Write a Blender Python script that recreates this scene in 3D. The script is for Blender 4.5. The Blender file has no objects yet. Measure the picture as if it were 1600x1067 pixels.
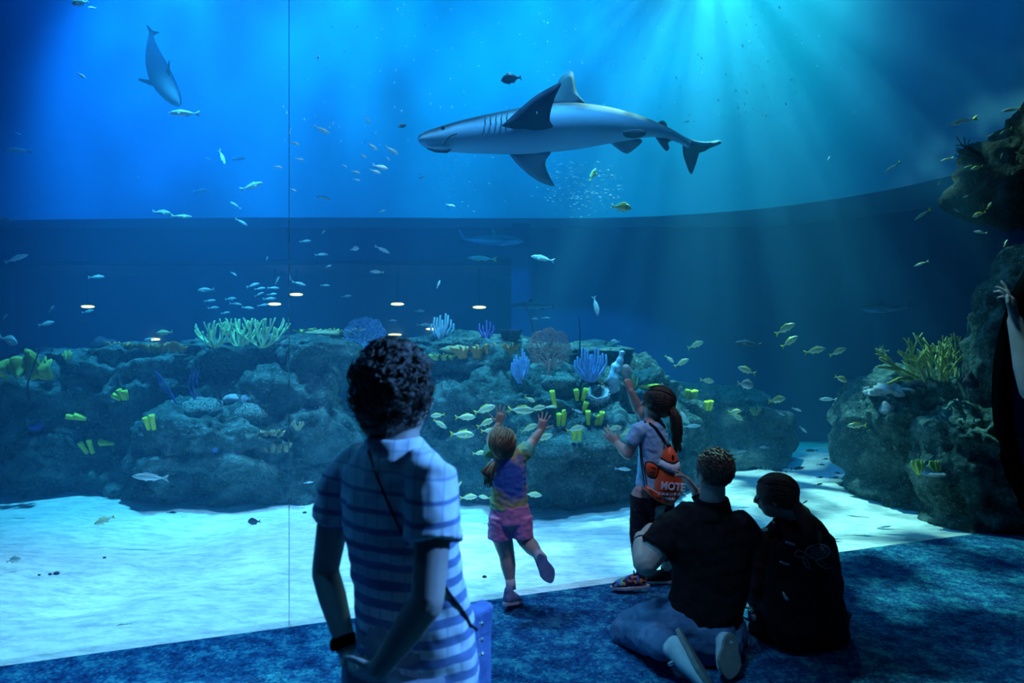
import bpy, bmesh, math, random
from mathutils import Vector, Matrix, Quaternion, noise, kdtree
from mathutils.bvhtree import BVHTree
R = math.radians
S = bpy.context.scene
COL = S.collection
random.seed(7)

# ------------------------------------------------------------------ camera, world, lights, exposure
CAMZ, FPX = 1.55, 1067.0
cam = bpy.data.cameras.new('camera')
cam.lens = 24.0; cam.sensor_width = 36.0
cam.clip_start = 0.05; cam.clip_end = 80
cam.dof.use_dof = True; cam.dof.focus_distance = 5.0; cam.dof.aperture_fstop = 2.4
cam_o = bpy.data.objects.new('camera', cam); COL.objects.link(cam_o)
cam_o.location = (0, 0, CAMZ); cam_o.rotation_euler = (R(90), 0, 0)
S.camera = cam_o
S.view_settings.view_transform = 'Standard'; S.view_settings.look = 'None'
S.view_settings.gamma = 1.0; S.view_settings.use_curve_mapping = False
S.view_settings.exposure = 0.0
S.cycles.use_denoising = True
S.cycles.max_bounces = 6; S.cycles.diffuse_bounces = 3; S.cycles.glossy_bounces = 2
S.cycles.volume_bounces = 1; S.cycles.transparent_max_bounces = 12
S.cycles.caustics_reflective = False; S.cycles.caustics_refractive = False

w = bpy.data.worlds.new('world'); S.world = w; w.use_nodes = True
w.node_tree.nodes['Background'].inputs[0].default_value = (0.02, 0.10, 0.45, 1)
w.node_tree.nodes['Background'].inputs[1].default_value = 0.035

def P(px, py, Y):
    """World point that stands at distance Y from the camera plane and shows at (px, py)."""
    return Vector(((px - 800) / FPX * Y, Y, CAMZ - (py - 533.5) / FPX * Y))

def spot(name, loc, target, power, color, angle=60, blend=0.6, size=0.1, gobo=None):
    l = bpy.data.lights.new(name, 'SPOT'); l.energy = power; l.color = color
    l.spot_size = R(angle); l.spot_blend = blend; l.shadow_soft_size = size
    o = bpy.data.objects.new(name, l); COL.objects.link(o); o.location = loc
    o.rotation_euler = (Vector(target) - Vector(loc)).to_track_quat('-Z', 'Y').to_euler()
    if gobo:            # rippled water surface under the lamp breaks its beam into shafts
        l.use_nodes = True; nt = l.node_tree
        em = nt.nodes['Emission']
        tc = nt.nodes.new('ShaderNodeTexCoord'); nz = nt.nodes.new('ShaderNodeTexNoise')
        nz.inputs['Scale'].default_value = gobo[0]; nz.inputs['Detail'].default_value = 1.5
        nz.inputs['Roughness'].default_value = 0.55
        rp = nt.nodes.new('ShaderNodeMapRange')
        rp.inputs[1].default_value = gobo[1]; rp.inputs[2].default_value = gobo[2]
        rp.inputs[3].default_value = gobo[3]; rp.inputs[4].default_value = gobo[4]
        nt.links.new(tc.outputs['Normal'], nz.inputs['Vector'])
        nt.links.new(nz.outputs[0], rp.inputs[0]); nt.links.new(rp.outputs[0], em.inputs['Strength'])
    return o

# lamps hung over the tank, with unseen fill spots added
spot('tank_lamp_rays', (2.3, 8.0, 6.45), (2.35, 6.2, 3.6), 1750, (0.36, 1.0, 0.74), 108, 1.0, 0.015, (9.0, 0.46, 0.66, 0.10, 3.2))
spot('wall_fill_green', (2.8, 7.2, 8.5), (3.3, 9.9, 4.9), 2100, (0.0, 0.95, 0.80), 62, 1.0, 0.3)  # added washer that tints the right part of the upper wall green
spot('tank_lamp_blue', (5.2, 6.2, 8.5), (5.4, 7.6, 5.4), 1100, (0.0, 0.30, 1.0), 66, 1.0, 0.3)  # added spot that lifts the blue of the upper right wall
spot('tank_lamp_blue', (-5.6, 7.4, 8.6), (-5.0, 10.3, 5.0), 5600, (0.0, 0.30, 1.0), 74, 1.0, 0.15, (3.5, 0.34, 0.68, 0.6, 1.5))
spot('tank_lamp_mid', (-2.3, 7.2, 8.6), (-2.0, 10.3, 5.2), 3600, (0.0, 0.58, 1.0), 68, 1.0, 0.15, (4.0, 0.34, 0.68, 0.6, 1.5))
spot('tank_lamp_mid', (0.7, 7.2, 8.6), (0.8, 10.3, 5.2), 3200, (0.0, 0.62, 1.0), 66, 1.0, 0.15, (4.0, 0.34, 0.68, 0.6, 1.5))
spot('tank_lamp_sand', (-1.8, 5.2, 7.3), (-1.7, 4.5, 0), 5200, (0.24, 0.74, 1.0), 46, 1.0, 0.25)
spot('tank_lamp_sand_right', (2.4, 6.6, 7.3), (2.3, 6.1, 0), 420, (0.0, 0.48, 1.0), 44, 0.8, 0.25)
spot('tank_lamp_reef', (0.1, 6.2, 7.3), (0.1, 7.2, 1.0), 3600, (0.10, 0.80, 1.0), 38, 0.8, 0.12)
spot('tank_lamp_reef_left', (-3.4, 6.4, 7.3), (-3.5, 7.3, 1.0), 4600, (0.08, 0.74, 1.0), 42, 0.8, 0.12)
spot('school_fill', (-1.3, 5.0, 7.4), (-1.2, 6.4, 3.2), 700, (0.35, 0.88, 1.0), 40, 0.9, 0.1)  # added fill that brightens the white school beside the shark
spot('tank_lamp_front', (0.3, 4.6, 7.4), (0.35, 5.7, 0.9), 2300, (0.16, 0.62, 1.0), 34, 0.9, 0.2)
spot('far_hall_fill', (-4.5, 13.2, 3.1), (-4.5, 16.5, 1.2), 90, (0.25, 1.0, 0.75), 150, 1.0, 0.3)  # added unseen fill that gives the far hall its dim green tone
# blue ceiling lamps of the viewing hall, with unseen fill spots added
spot('hall_lamp_blue', (3.6, 2.3, 3.9), (-0.3, 1.95, 1.0), 2100, (0.10, 0.36, 1.0), 24, 0.8, 0.2)
spot('hall_fill_left', (-2.6, 2.4, 5.5), (-1.6, 2.7, 0.0), 420, (0.03, 0.40, 1.0), 46, 0.9, 0.3)  # added fill in place of tank glow on left carpet and shoulder
spot('hall_fill_floor', (-0.6, 1.4, 4.6), (0.75, 3.1, 0.1), 330, (0.12, 0.55, 1.0), 17, 1.0, 0.2)  # added narrow fill on the kneeling man's jeans and shoes
spot('hall_fill_right', (1.2, 3.3, 4.6), (2.22, 3.0, 1.66), 420, (0.25, 0.75, 1.0), 20, 0.9, 0.2)  # added narrow fill on the raised hand at the right edge
spot('hall_lamp_white', (1.2, 2.2, 5.8), (0.5, 4.0, 0.8), 400, (0.62, 0.62, 1.0), 24, 0.8, 0.3)

# ------------------------------------------------------------------ materials
def mat(name, color, rough=0.6, spec=0.5, metal=0.0):
    m = bpy.data.materials.new(name); m.use_nodes = True
    b = m.node_tree.nodes['Principled BSDF']
    b.inputs['Base Color'].default_value = (*color, 1); b.inputs['Roughness'].default_value = rough
    b.inputs['Specular IOR Level'].default_value = spec; b.inputs['Metallic'].default_value = metal
    return m

def N(m, kind, **kw):
    n = m.node_tree.nodes.new(kind)
    for k, v in kw.items():
        if k in n.inputs: n.inputs[k].default_value = v
        else: setattr(n, k, v)
    return n
def L(m, a, b): m.node_tree.links.new(a, b)
def BS(m): return m.node_tree.nodes['Principled BSDF']

def noise_color(m, c1, c2, scale=5, detail=4, lo=0.35, hi=0.65, stretch=None, bump=0.0, bscale=None, coord='Object', c3=None, rough=0.55):
    """Two (or three) tone procedural colour from noise, with an optional bump of its own scale."""
    tc = N(m, 'ShaderNodeTexCoord'); src = tc.outputs[coord]
    if stretch:
        mp = N(m, 'ShaderNodeMapping'); mp.inputs['Scale'].default_value = stretch
        L(m, src, mp.inputs[0]); src = mp.outputs[0]
    nz = N(m, 'ShaderNodeTexNoise', Scale=scale, Detail=detail, Roughness=rough); L(m, src, nz.inputs['Vector'])
    rp = N(m, 'ShaderNodeValToRGB'); e = rp.color_ramp.elements
    e[0].position = lo; e[0].color = (*c1, 1); e[1].position = hi; e[1].color = (*c2, 1)
    if c3:
        x = rp.color_ramp.elements.new((lo + hi) / 2); x.color = (*c3, 1)
    L(m, nz.outputs[0], rp.inputs[0]); L(m, rp.outputs[0], BS(m).inputs['Base Color'])
    if bump:
        n2 = N(m, 'ShaderNodeTexNoise', Scale=bscale or scale * 4, Detail=5, Roughness=0.65); L(m, src, n2.inputs['Vector'])
        bp = N(m, 'ShaderNodeBump', Strength=bump, Distance=0.02)
        L(m, n2.outputs[0], bp.inputs['Height']); L(m, bp.outputs[0], BS(m).inputs['Normal'])
    return m

M = {}
def rock_material(name, lo, mid, hi):
    m = noise_color(mat(name, mid, 0.95, 0.1), lo, hi, 3.2, 9, 0.34, 0.70, c3=mid, rough=0.72)
    tc = N(m, 'ShaderNodeTexCoord'); b = BS(m)
    n1 = N(m, 'ShaderNodeTexNoise', Scale=16.0, Detail=8.0, Roughness=0.75); L(m, tc.outputs['Object'], n1.inputs['Vector'])
    v1 = N(m, 'ShaderNodeTexVoronoi', Scale=24.0); L(m, tc.outputs['Object'], v1.inputs['Vector'])
    mu = N(m, 'ShaderNodeMath', operation='MULTIPLY_ADD'); L(m, v1.outputs['Distance'], mu.inputs[0]); mu.inputs[1].default_value = 0.5; L(m, n1.outputs[0], mu.inputs[2])
    bp = N(m, 'ShaderNodeBump', Strength=1.0, Distance=0.05); L(m, mu.outputs[0], bp.inputs['Height']); L(m, bp.outputs[0], b.inputs['Normal'])
    # pale encrusting specks
    n2 = N(m, 'ShaderNodeTexNoise', Scale=38.0, Detail=3.0, Roughness=0.7); L(m, tc.outputs['Object'], n2.inputs['Vector'])
    st = N(m, 'ShaderNodeMapRange'); st.inputs[1].default_value = 0.56; st.inputs[2].default_value = 0.70; L(m, n2.outputs[0], st.inputs[0])
    src = b.inputs['Base Color'].links[0].from_socket
    mx = N(m, 'ShaderNodeMix', data_type='RGBA'); L(m, st.outputs[0], mx.inputs[0]); L(m, src, mx.inputs[6]); mx.inputs[7].default_value = (*[min(1, c * 1.25) for c in hi], 1)
    L(m, mx.outputs[2], b.inputs['Base Color'])
    return m
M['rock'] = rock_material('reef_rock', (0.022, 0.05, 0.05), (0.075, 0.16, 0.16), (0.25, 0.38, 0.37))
M['rock_dark'] = rock_material('shaded_rock', (0.008, 0.012, 0.012), (0.02, 0.026, 0.024), (0.05, 0.06, 0.05))  # rock that is dark in its own colour
M['sand'] = noise_color(mat('sand', (0.8, 0.8, 0.75), 0.95, 0.1), (0.42, 0.50, 0.50), (0.88, 0.90, 0.88), 9, 14, 0.36, 0.56, stretch=(.55, 1.4, 1), bump=0.7, bscale=40, rough=0.8)
def carpet_material():
    m = mat('carpet', (0.03, 0.08, 0.3), 1.0, 0.05)
    tc = N(m, 'ShaderNodeTexCoord')
    vo = N(m, 'ShaderNodeTexVoronoi', Scale=95.0); L(m, tc.outputs['Object'], vo.inputs['Vector'])   # tufts
    mx = N(m, 'ShaderNodeVectorMath', operation='SNAP'); mx.inputs[1].default_value = (0.012, 0.012, 0.012)
    L(m, tc.outputs['Object'], mx.inputs[0])
    nz = N(m, 'ShaderNodeTexNoise', Scale=7.5, Detail=12.0, Roughness=0.88); L(m, mx.outputs[0], nz.inputs['Vector'])
    rp = N(m, 'ShaderNodeValToRGB'); e = rp.color_ramp.elements
    e[0].position = 0.42; e[0].color = (0.008, 0.030, 0.11, 1); e[1].position = 0.60; e[1].color = (0.05, 0.34, 0.44, 1)
    x = e.new(0.50); x.color = (0.012, 0.10, 0.25, 1)
    L(m, nz.outputs[0], rp.inputs[0]); L(m, rp.outputs[0], BS(m).inputs['Base Color'])
    bp = N(m, 'ShaderNodeBump', Strength=0.8, Distance=0.01); L(m, vo.outputs['Distance'], bp.inputs['Height'])
    L(m, bp.outputs[0], BS(m).inputs['Normal'])
    return m
M['carpet'] = carpet_material()
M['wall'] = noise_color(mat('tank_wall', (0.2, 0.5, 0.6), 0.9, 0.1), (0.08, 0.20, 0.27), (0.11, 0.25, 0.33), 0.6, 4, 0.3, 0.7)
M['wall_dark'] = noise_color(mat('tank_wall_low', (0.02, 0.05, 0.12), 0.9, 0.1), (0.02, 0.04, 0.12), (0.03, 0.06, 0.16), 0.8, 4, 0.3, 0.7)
M['hall_dark'] = mat('far_hall', (0.05, 0.10, 0.11), 0.9, 0.2)
M['black'] = mat('black_rubber', (0.002, 0.002, 0.003), 0.9, 0.0)

def glass_material(name, tint, fac=None):
    m = bpy.data.materials.new(name); m.use_nodes = True; nt = m.node_tree
    nt.nodes.remove(nt.nodes['Principled BSDF']); out = nt.nodes['Material Output']
    t = nt.nodes.new('ShaderNodeBsdfTransparent'); t.inputs[0].default_value = (*tint, 1)
    g = nt.nodes.new('ShaderNodeBsdfGlossy'); g.inputs['Roughness'].default_value = 0.02
    f = nt.nodes.new('ShaderNodeFresnel'); ge = nt.nodes.new('ShaderNodeNewGeometry')
    ir = nt.nodes.new('ShaderNodeMapRange')     # the same reflectance on the way in and on the way out
    ir.inputs[3].default_value = 1.25; ir.inputs[4].default_value = 1 / 1.25
    nt.links.new(ge.outputs['Backfacing'], ir.inputs[0]); nt.links.new(ir.outputs[0], f.inputs[0])
    mx = nt.nodes.new('ShaderNodeMixShader')
    nt.links.new(f.outputs[0], mx.inputs[0]); nt.links.new(t.outputs[0], mx.inputs[1]); nt.links.new(g.outputs[0], mx.inputs[2])
    nt.links.new(mx.outputs[0], out.inputs['Surface'])
    return m
M['glass'] = glass_material('acrylic_pane', (0.98, 0.995, 1.0))
M['seam'] = mat('seam_bond', (0.55, 0.8, 0.9), 0.4, 0.5)
M['glass_far'] = glass_material('far_pane', (0.55, 0.75, 0.78))

def water_material():
    m = bpy.data.materials.new('tank_water'); m.use_nodes = True; nt = m.node_tree
    nt.nodes.remove(nt.nodes['Principled BSDF']); out = nt.nodes['Material Output']
    sc = nt.nodes.new('ShaderNodeVolumeScatter'); sc.inputs['Color'].default_value = (0.10, 0.55, 1.0, 1)
    sc.inputs['Density'].default_value = 0.045; sc.inputs['Anisotropy'].default_value = 0.25
    ab = nt.nodes.new('ShaderNodeVolumeAbsorption'); ab.inputs['Color'].default_value = (0.2, 0.56, 0.95, 1)
    ab.inputs['Density'].default_value = 0.10
    ad = nt.nodes.new('ShaderNodeAddShader')
    nt.links.new(sc.outputs[0], ad.inputs[0]); nt.links.new(ab.outputs[0], ad.inputs[1])
    nt.links.new(ad.outputs[0], out.inputs['Volume'])
    return m
M['water'] = water_material()

# ------------------------------------------------------------------ mesh helpers
def link(name, me, m=None, parent=None, smooth=True):
    o = bpy.data.objects.new(name, me); COL.objects.link(o)
    if m is not None:
        for x in (m if isinstance(m, (list, tuple)) else [m]): me.materials.append(x)
    if smooth and len(me.polygons):
        me.polygons.foreach_set('use_smooth', [True] * len(me.polygons))
    if parent is not None: o.parent = parent
    return o
def raw(name, V, F, m=None, parent=None, smooth=True):
    me = bpy.data.meshes.new(name); me.from_pydata([tuple(v) for v in V], [], F); me.update()
    return link(name, me, m, parent, smooth)
def empty(name, loc=(0, 0, 0)):
    o = bpy.data.objects.new(name, None); COL.objects.link(o); o.location = loc
    o.empty_display_size = 0.1
    return o
def tag(o, label=None, cat=None, group=None, kind=None):
    if label: o['label'] = label
    if cat: o['category'] = cat
    if group: o['group'] = group
    if kind: o['kind'] = kind
    return o
def under(o, parent):
    """Parent a mesh given in world coordinates under an empty that only has a location."""
    o.parent = parent; o.location = -parent.location
    return o

class MB:
    """Collects closed shells as plain vertex and face lists."""
    def __init__(s): s.V = []; s.F = []; s.mi = []
    def add(s, V, F, mi=0):
        b = len(s.V); s.V += [Vector(v) for v in V]; s.F += [[i + b for i in f] for f in F]; s.mi += [mi] * len(F)
    def box(s, c, d, rot=None, mi=0):
        c = Vector(c); V = []
        for x in (-.5, .5):
            for y in (-.5, .5):
                for z in (-.5, .5):
                    v = Vector((x * d[0], y * d[1], z * d[2]))
                    V.append(c + (rot @ v if rot else v))
        s.add(V, [[0, 1, 3, 2], [4, 6, 7, 5], [0, 4, 5, 1], [2, 3, 7, 6], [0, 2, 6, 4], [1, 5, 7, 3]], mi)
    def ell(s, c, r, rot=None, n=12, mi=0):
        c = Vector(c); r = (r, r, r) if isinstance(r, (int, float)) else r
        V = []; F = []; k = n // 2
        for i in range(1, k):
            a = math.pi * i / k
            for j in range(n):
                b = 2 * math.pi * j / n
                V.append(Vector((r[0] * math.sin(a) * math.cos(b), r[1] * math.sin(a) * math.sin(b), r[2] * math.cos(a))))
        for i in range(k - 2):
            for j in range(n):
                F.append([i * n + j, (i + 1) * n + j, (i + 1) * n + (j + 1) % n, i * n + (j + 1) % n])
        t = len(V); V += [Vector((0, 0, r[2])), Vector((0, 0, -r[2]))]
        for j in range(n):
            F.append([t, j, (j + 1) % n]); F.append([t + 1, (k - 2) * n + (j + 1) % n, (k - 2) * n + j])
        s.add([c + (rot @ v if rot else v) for v in V], F, mi)
    def tube(s, pts, rad, n=10, side=None, round_ends=True, mi=0):
        """Swept tube; rad is one number, or a list of numbers or (across, deep) pairs; side fixes the across axis."""
        pts = [Vector(p) for p in pts]; k = len(pts)
        if isinstance(rad, (int, float)): rad = [rad] * k
        rad = [(r, r) if isinstance(r, (int, float)) else r for r in rad]
        P2, R2 = list(pts), list(rad)
        if round_ends:
            d0 = (pts[0] - pts[1]).normalized(); d1 = (pts[-1] - pts[-2]).normalized()
            a, b = rad[0], rad[-1]
            P2 = [pts[0] + d0 * min(a) * .9, pts[0] + d0 * min(a) * .55] + P2 + [pts[-1] + d1 * min(b) * .55, pts[-1] + d1 * min(b) * .9]
            R2 = [(a[0] * .35, a[1] * .35), (a[0] * .8, a[1] * .8)] + R2 + [(b[0] * .8, b[1] * .8), (b[0] * .35, b[1] * .35)]
        V = []; F = []; u = Vector(side) if side is not None else None
        for i, p in enumerate(P2):
            t = (P2[min(i + 1, len(P2) - 1)] - P2[max(i - 1, 0)])
            t = t.normalized() if t.length > 1e-9 else Vector((0, 0, 1))
            if u is None:
                u = t.orthogonal()
            uu = (u - t * u.dot(t))
            uu = uu.normalized() if uu.length > 1e-6 else t.orthogonal().normalized()
            if side is None: u = uu
            vv = t.cross(uu)
            for j in range(n):
                a = 2 * math.pi * j / n
                V.append(p + uu * math.cos(a) * R2[i][0] + vv * math.sin(a) * R2[i][1])
        for i in range(len(P2) - 1):
            for j in range(n):
                F.append([i * n + j, i * n + (j + 1) % n, (i + 1) * n + (j + 1) % n, (i + 1) * n + j])
        F.append(list(range(n))[::-1]); F.append([(len(P2) - 1) * n + j for j in range(n)])
        s.add(V, F, mi)
    def plate(s, out, t, mi=0, inset=0.55, normal=None):
        """Lens-like plate with a sharp rim from a loop of points (fins, leaves, ears)."""
        out = [Vector(p) for p in out]; n = len(out)
        c = sum(out, Vector()) / n
        if normal is None:
            nn = Vector()
            for i in range(n): nn += (out[i] - c).cross(out[(i + 1) % n] - c)
            nn.normalize()
        else: nn = Vector(normal).normalized()
        V = list(out); F = []
        for sg in (1, -1): V += [c + (p - c) * inset + nn * t * sg for p in out]
        V += [c + nn * t * 1.15, c - nn * t * 1.15]
        for i in range(n):
            j = (i + 1) % n
            F += [[i, j, n + j, n + i], [j, i, 2 * n + i, 2 * n + j], [n + i, n + j, 3 * n], [2 * n + j, 2 * n + i, 3 * n + 1]]
        s.add(V, F, mi)
    def build(s, name, m=None, parent=None, smooth=True):
        o = raw(name, s.V, s.F, m, None, smooth)
        if max(s.mi, default=0): o.data.polygons.foreach_set('material_index', s.mi)
        if parent is not None: under(o, parent)
        return o
    def blob(s, name, m, voxel, smooth=3, parent=None, factor=0.5, post=None):
        """One continuous skin over all the shells: voxel remesh, then smoothing."""
        o = raw('tmp', s.V, s.F)
        md = o.modifiers.new('r', 'REMESH'); md.mode = 'VOXEL'; md.voxel_size = voxel; md.adaptivity = 0
        if smooth:
            sm = o.modifiers.new('s', 'SMOOTH'); sm.factor = factor; sm.iterations = smooth
        dg = bpy.context.evaluated_depsgraph_get()
        me = bpy.data.meshes.new_from_object(o.evaluated_get(dg))
        old = o.data; bpy.data.objects.remove(o); bpy.data.meshes.remove(old)
        me.name = name; me.materials.clear()
        if post:
            nr = [v.normal.copy() for v in me.vertices]
            for v, n_ in zip(me.vertices, nr): v.co = post(v.co.copy(), n_)
            me.update()
        q = link(name, me, m)
        if parent is not None: under(q, parent)
        return q

def fbm(p, sc, oct=4):
    return noise.fractal(p * sc, 0.9, 2.1, oct, noise_basis='PERLIN_ORIGINAL')
# ------------------------------------------------------------------ the setting
GA, GB = Vector((-2.44, 3.26, 0)), Vector((3.99, 5.60, 0))     # foot of the glass, two points
GD = (GB - GA).normalized(); GN = Vector((-GD.y, GD.x, 0))      # along the glass, into the tank
def gl(t, d=0.0, z=0.0):                                        # a point by metres along the glass from GA and into the tank
    p = GA + GD * t + GN * d; return Vector((p.x, p.y, z))
TOP = 9.0
# carpeted floor of the hall
V = [gl(-6, 0, 0), gl(9, 0, 0), (9, -4, 0), (-9, -4, 0)]
nx = 2
fl = raw('floor', [tuple(v) for v in V] + [(v[0], v[1], -0.2) for v in V],
         [[0, 3, 2, 1][::-1], [4, 5, 6, 7][::-1], [0, 1, 5, 4], [1, 2, 6, 5], [2, 3, 7, 6], [3, 0, 4, 7]], M['carpet'], smooth=False)
tag(fl, 'mottled blue carpet of the viewing hall in front of the tank', None, None, 'structure')

# sand bed
def sand_z(x, y):
    p = Vector((x, y, 0))
    z = 0.10 * noise.noise(p * 0.55 + Vector((3, 1, 0))) + 0.035 * noise.noise(p * 1.7) + 0.012 * noise.noise(p * 5.3)
    d = (p - GA).dot(GN)
    k = min(1, max(0, (d - 0.05) / 0.9))
    return -0.015 + (z + 0.02) * k
def grid(name, fn, nu, nv, m):
    V = [fn(i / nu, j / nv) for j in range(nv + 1) for i in range(nu + 1)]
    F = [[j * (nu + 1) + i, j * (nu + 1) + i + 1, (j + 1) * (nu + 1) + i + 1, (j + 1) * (nu + 1) + i] for j in range(nv) for i in range(nu)]
    return raw(name, V, F, m)
def sand_pt(u, v):
    a = gl(-6 + 15 * u, 0.0)
    b = Vector((-9 + 17 * u, 11.6, 0))
    p = a.lerp(b, v ** 1.3)
    return Vector((p.x, p.y, sand_z(p.x, p.y)))
sd = grid('sand_bed', sand_pt, 260, 220, M['sand'])
tag(sd, 'pale sand bed of the tank behind the glass', None, None, 'structure')

# back wall: a lit upper wall that overhangs a dark recess
UP = [(-9, 10.6), (-4, 10.3), (0, 10.35), (1.6, 10.3), (2.7, 10.0), (3.6, 9.55), (4.3, 8.9), (4.75, 8.2), (5.1, 7.3), (5.5, 6.2), (5.9, 5.0)]
LO = [(-9, 11.3), (0, 11.2), (4, 11.1), (5.6, 10.6), (6.6, 9.6), (7.0, 8.4), (7.1, 6.6), (7.1, 5.0)]
def strip(name, line, z0, z1, m, thick=0.25, smooth=True):
    V = []; F = []; n = len(line)
    nr = []
    for i in range(n):
        a = Vector(line[max(i - 1, 0)]); b = Vector(line[min(i + 1, n - 1)]); d = (b - a).normalized()
        nr.append(Vector((-d.y, d.x)))
    for z in (z0, z1):
        for k in (0, 1):
            for (x, y), q in zip(line, nr): V.append((x + q.x * thick * k, y + q.y * thick * k, z))
    for i in range(n - 1):
        F += [[i, i + 1, 2 * n + i + 1, 2 * n + i], [n + i + 1, n + i, 3 * n + i, 3 * n + i + 1],
              [i + 1, i, n + i, n + i + 1], [2 * n + i, 2 * n + i + 1, 3 * n + i + 1, 3 * n + i]]
    F += [[0, 2 * n, 3 * n, n], [n - 1, 2 * n - 1, 4 * n - 1, 3 * n - 1]]
    return raw(name, V, F, m, smooth=False)
def smooth_line(line, k=4):
    out = []
    for i in range(len(line) - 1):
        p0, p1, p2, p3 = [Vector(line[min(max(i + q, 0), len(line) - 1)]) for q in (-1, 0, 1, 2)]
        for s in range(k):
            t = s / k
            out.append(tuple(0.5 * ((2 * p1) + (p2 - p0) * t + (2 * p0 - 5 * p1 + 4 * p2 - p3) * t * t + (3 * p1 - p0 - 3 * p2 + p3) * t ** 3)))
    return out + [line[-1]]
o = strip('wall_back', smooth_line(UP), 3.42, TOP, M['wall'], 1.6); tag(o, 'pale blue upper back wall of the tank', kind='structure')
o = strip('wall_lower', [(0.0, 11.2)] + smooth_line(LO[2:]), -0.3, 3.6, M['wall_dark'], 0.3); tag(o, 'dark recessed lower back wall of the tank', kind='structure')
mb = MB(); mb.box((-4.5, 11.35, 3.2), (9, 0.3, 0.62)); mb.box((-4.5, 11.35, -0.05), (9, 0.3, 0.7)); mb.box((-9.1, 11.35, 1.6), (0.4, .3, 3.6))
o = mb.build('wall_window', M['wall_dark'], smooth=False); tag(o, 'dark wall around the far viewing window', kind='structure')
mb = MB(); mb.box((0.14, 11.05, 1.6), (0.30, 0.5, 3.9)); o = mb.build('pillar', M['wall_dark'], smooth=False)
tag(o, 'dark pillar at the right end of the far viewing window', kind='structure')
mb = MB(); mb.box((-9.2, 8.0, 3.6), (0.2, 9, 8)); o = mb.build('wall_left', M['wall'], smooth=False); tag(o, 'left side wall of the tank', kind='structure')
# far window with the dim hall beyond it
fw = empty('window_3', (-4.5, 11.35, 0.3)); tag(fw, 'wide far viewing window across the tank', kind='structure')
mb = MB(); mb.box((-4.5, 11.45, 1.6), (9, 0.04, 2.62)); mb.build('pane', M['glass_far'], fw, False)
mb = MB(); mb.box((-4.5, 11.28, 0.36), (9, 0.1, 0.12)); mb.box((-4.5, 11.28, 2.86), (9, 0.1, 0.08)); mb.build('frame', M['black'], fw, False)
mb = MB()
mb.box((-5, 17.5, 1.5), (14, 0.2, 3.4)); mb.box((-5, 14.5, -0.2), (14, 6, 0.2)); mb.box((-5, 14.5, 3.3), (14, 6, 0.2)); mb.box((2.0, 14.5, 1.5), (0.2, 6, 3.4)); mb.box((-12, 14.5, 1.5), (0.2, 6, 3.4))
o = mb.build('wall_far_hall', M['hall_dark'], smooth=False); tag(o, 'dim hall beyond the far viewing window', kind='structure')

# the water itself
V = []
wl = [gl(-6, 0.14), gl(9, 0.14), Vector((8.5, 12.5, 0)), Vector((-9.05, 12.5, 0))]
wl = [gl(-6.4, 0.14), gl(7.6, 0.14), Vector((7.0, 11.34, 0)), Vector((-9.05, 11.34, 0))]
V = [(p.x, p.y, -0.6) for p in wl] + [(p.x, p.y, TOP) for p in wl]
wo = raw('water', V, [[3, 2, 1, 0], [4, 5, 6, 7], [0, 1, 5, 4], [1, 2, 6, 5], [2, 3, 7, 6], [3, 0, 4, 7]], M['water'], smooth=False)
tag(wo, 'hazy blue water filling the tank', kind='structure')

# the great acrylic window: two panes and the bond between them
g = empty('window_1', gl(3, 0.06)); tag(g, 'great acrylic window of the tank from floor to ceiling', kind='structure')
def pane(t0, t1):
    m = MB(); V = []
    for z in (-0.02, TOP):
        V += [gl(t0, 0.03, z), gl(t1, 0.03, z), gl(t1, 0.12, z), gl(t0, 0.12, z)]
    m.add(V, [[3, 2, 1, 0], [4, 5, 6, 7], [0, 1, 5, 4], [1, 2, 6, 5], [2, 3, 7, 6], [3, 0, 4, 7]])
    m.build('pane', M['glass'], g, False)
TS = 1.31       # the bond shows as a thin vertical line left of the middle
pane(-6, TS - 0.0015); pane(TS + 0.0015, 7.0)
m_ = MB(); V = []
for z in (0, TOP): V += [gl(TS - 0.0012, 0.03, z), gl(TS + 0.0012, 0.03, z), gl(TS + 0.0012, 0.05, z), gl(TS - 0.0012, 0.05, z)]
m_.add(V, [[3, 2, 1, 0], [4, 5, 6, 7], [0, 1, 5, 4], [1, 2, 6, 5], [2, 3, 7, 6], [3, 0, 4, 7]])
m_.build('bond_seam', M['seam'], g, False)

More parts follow.
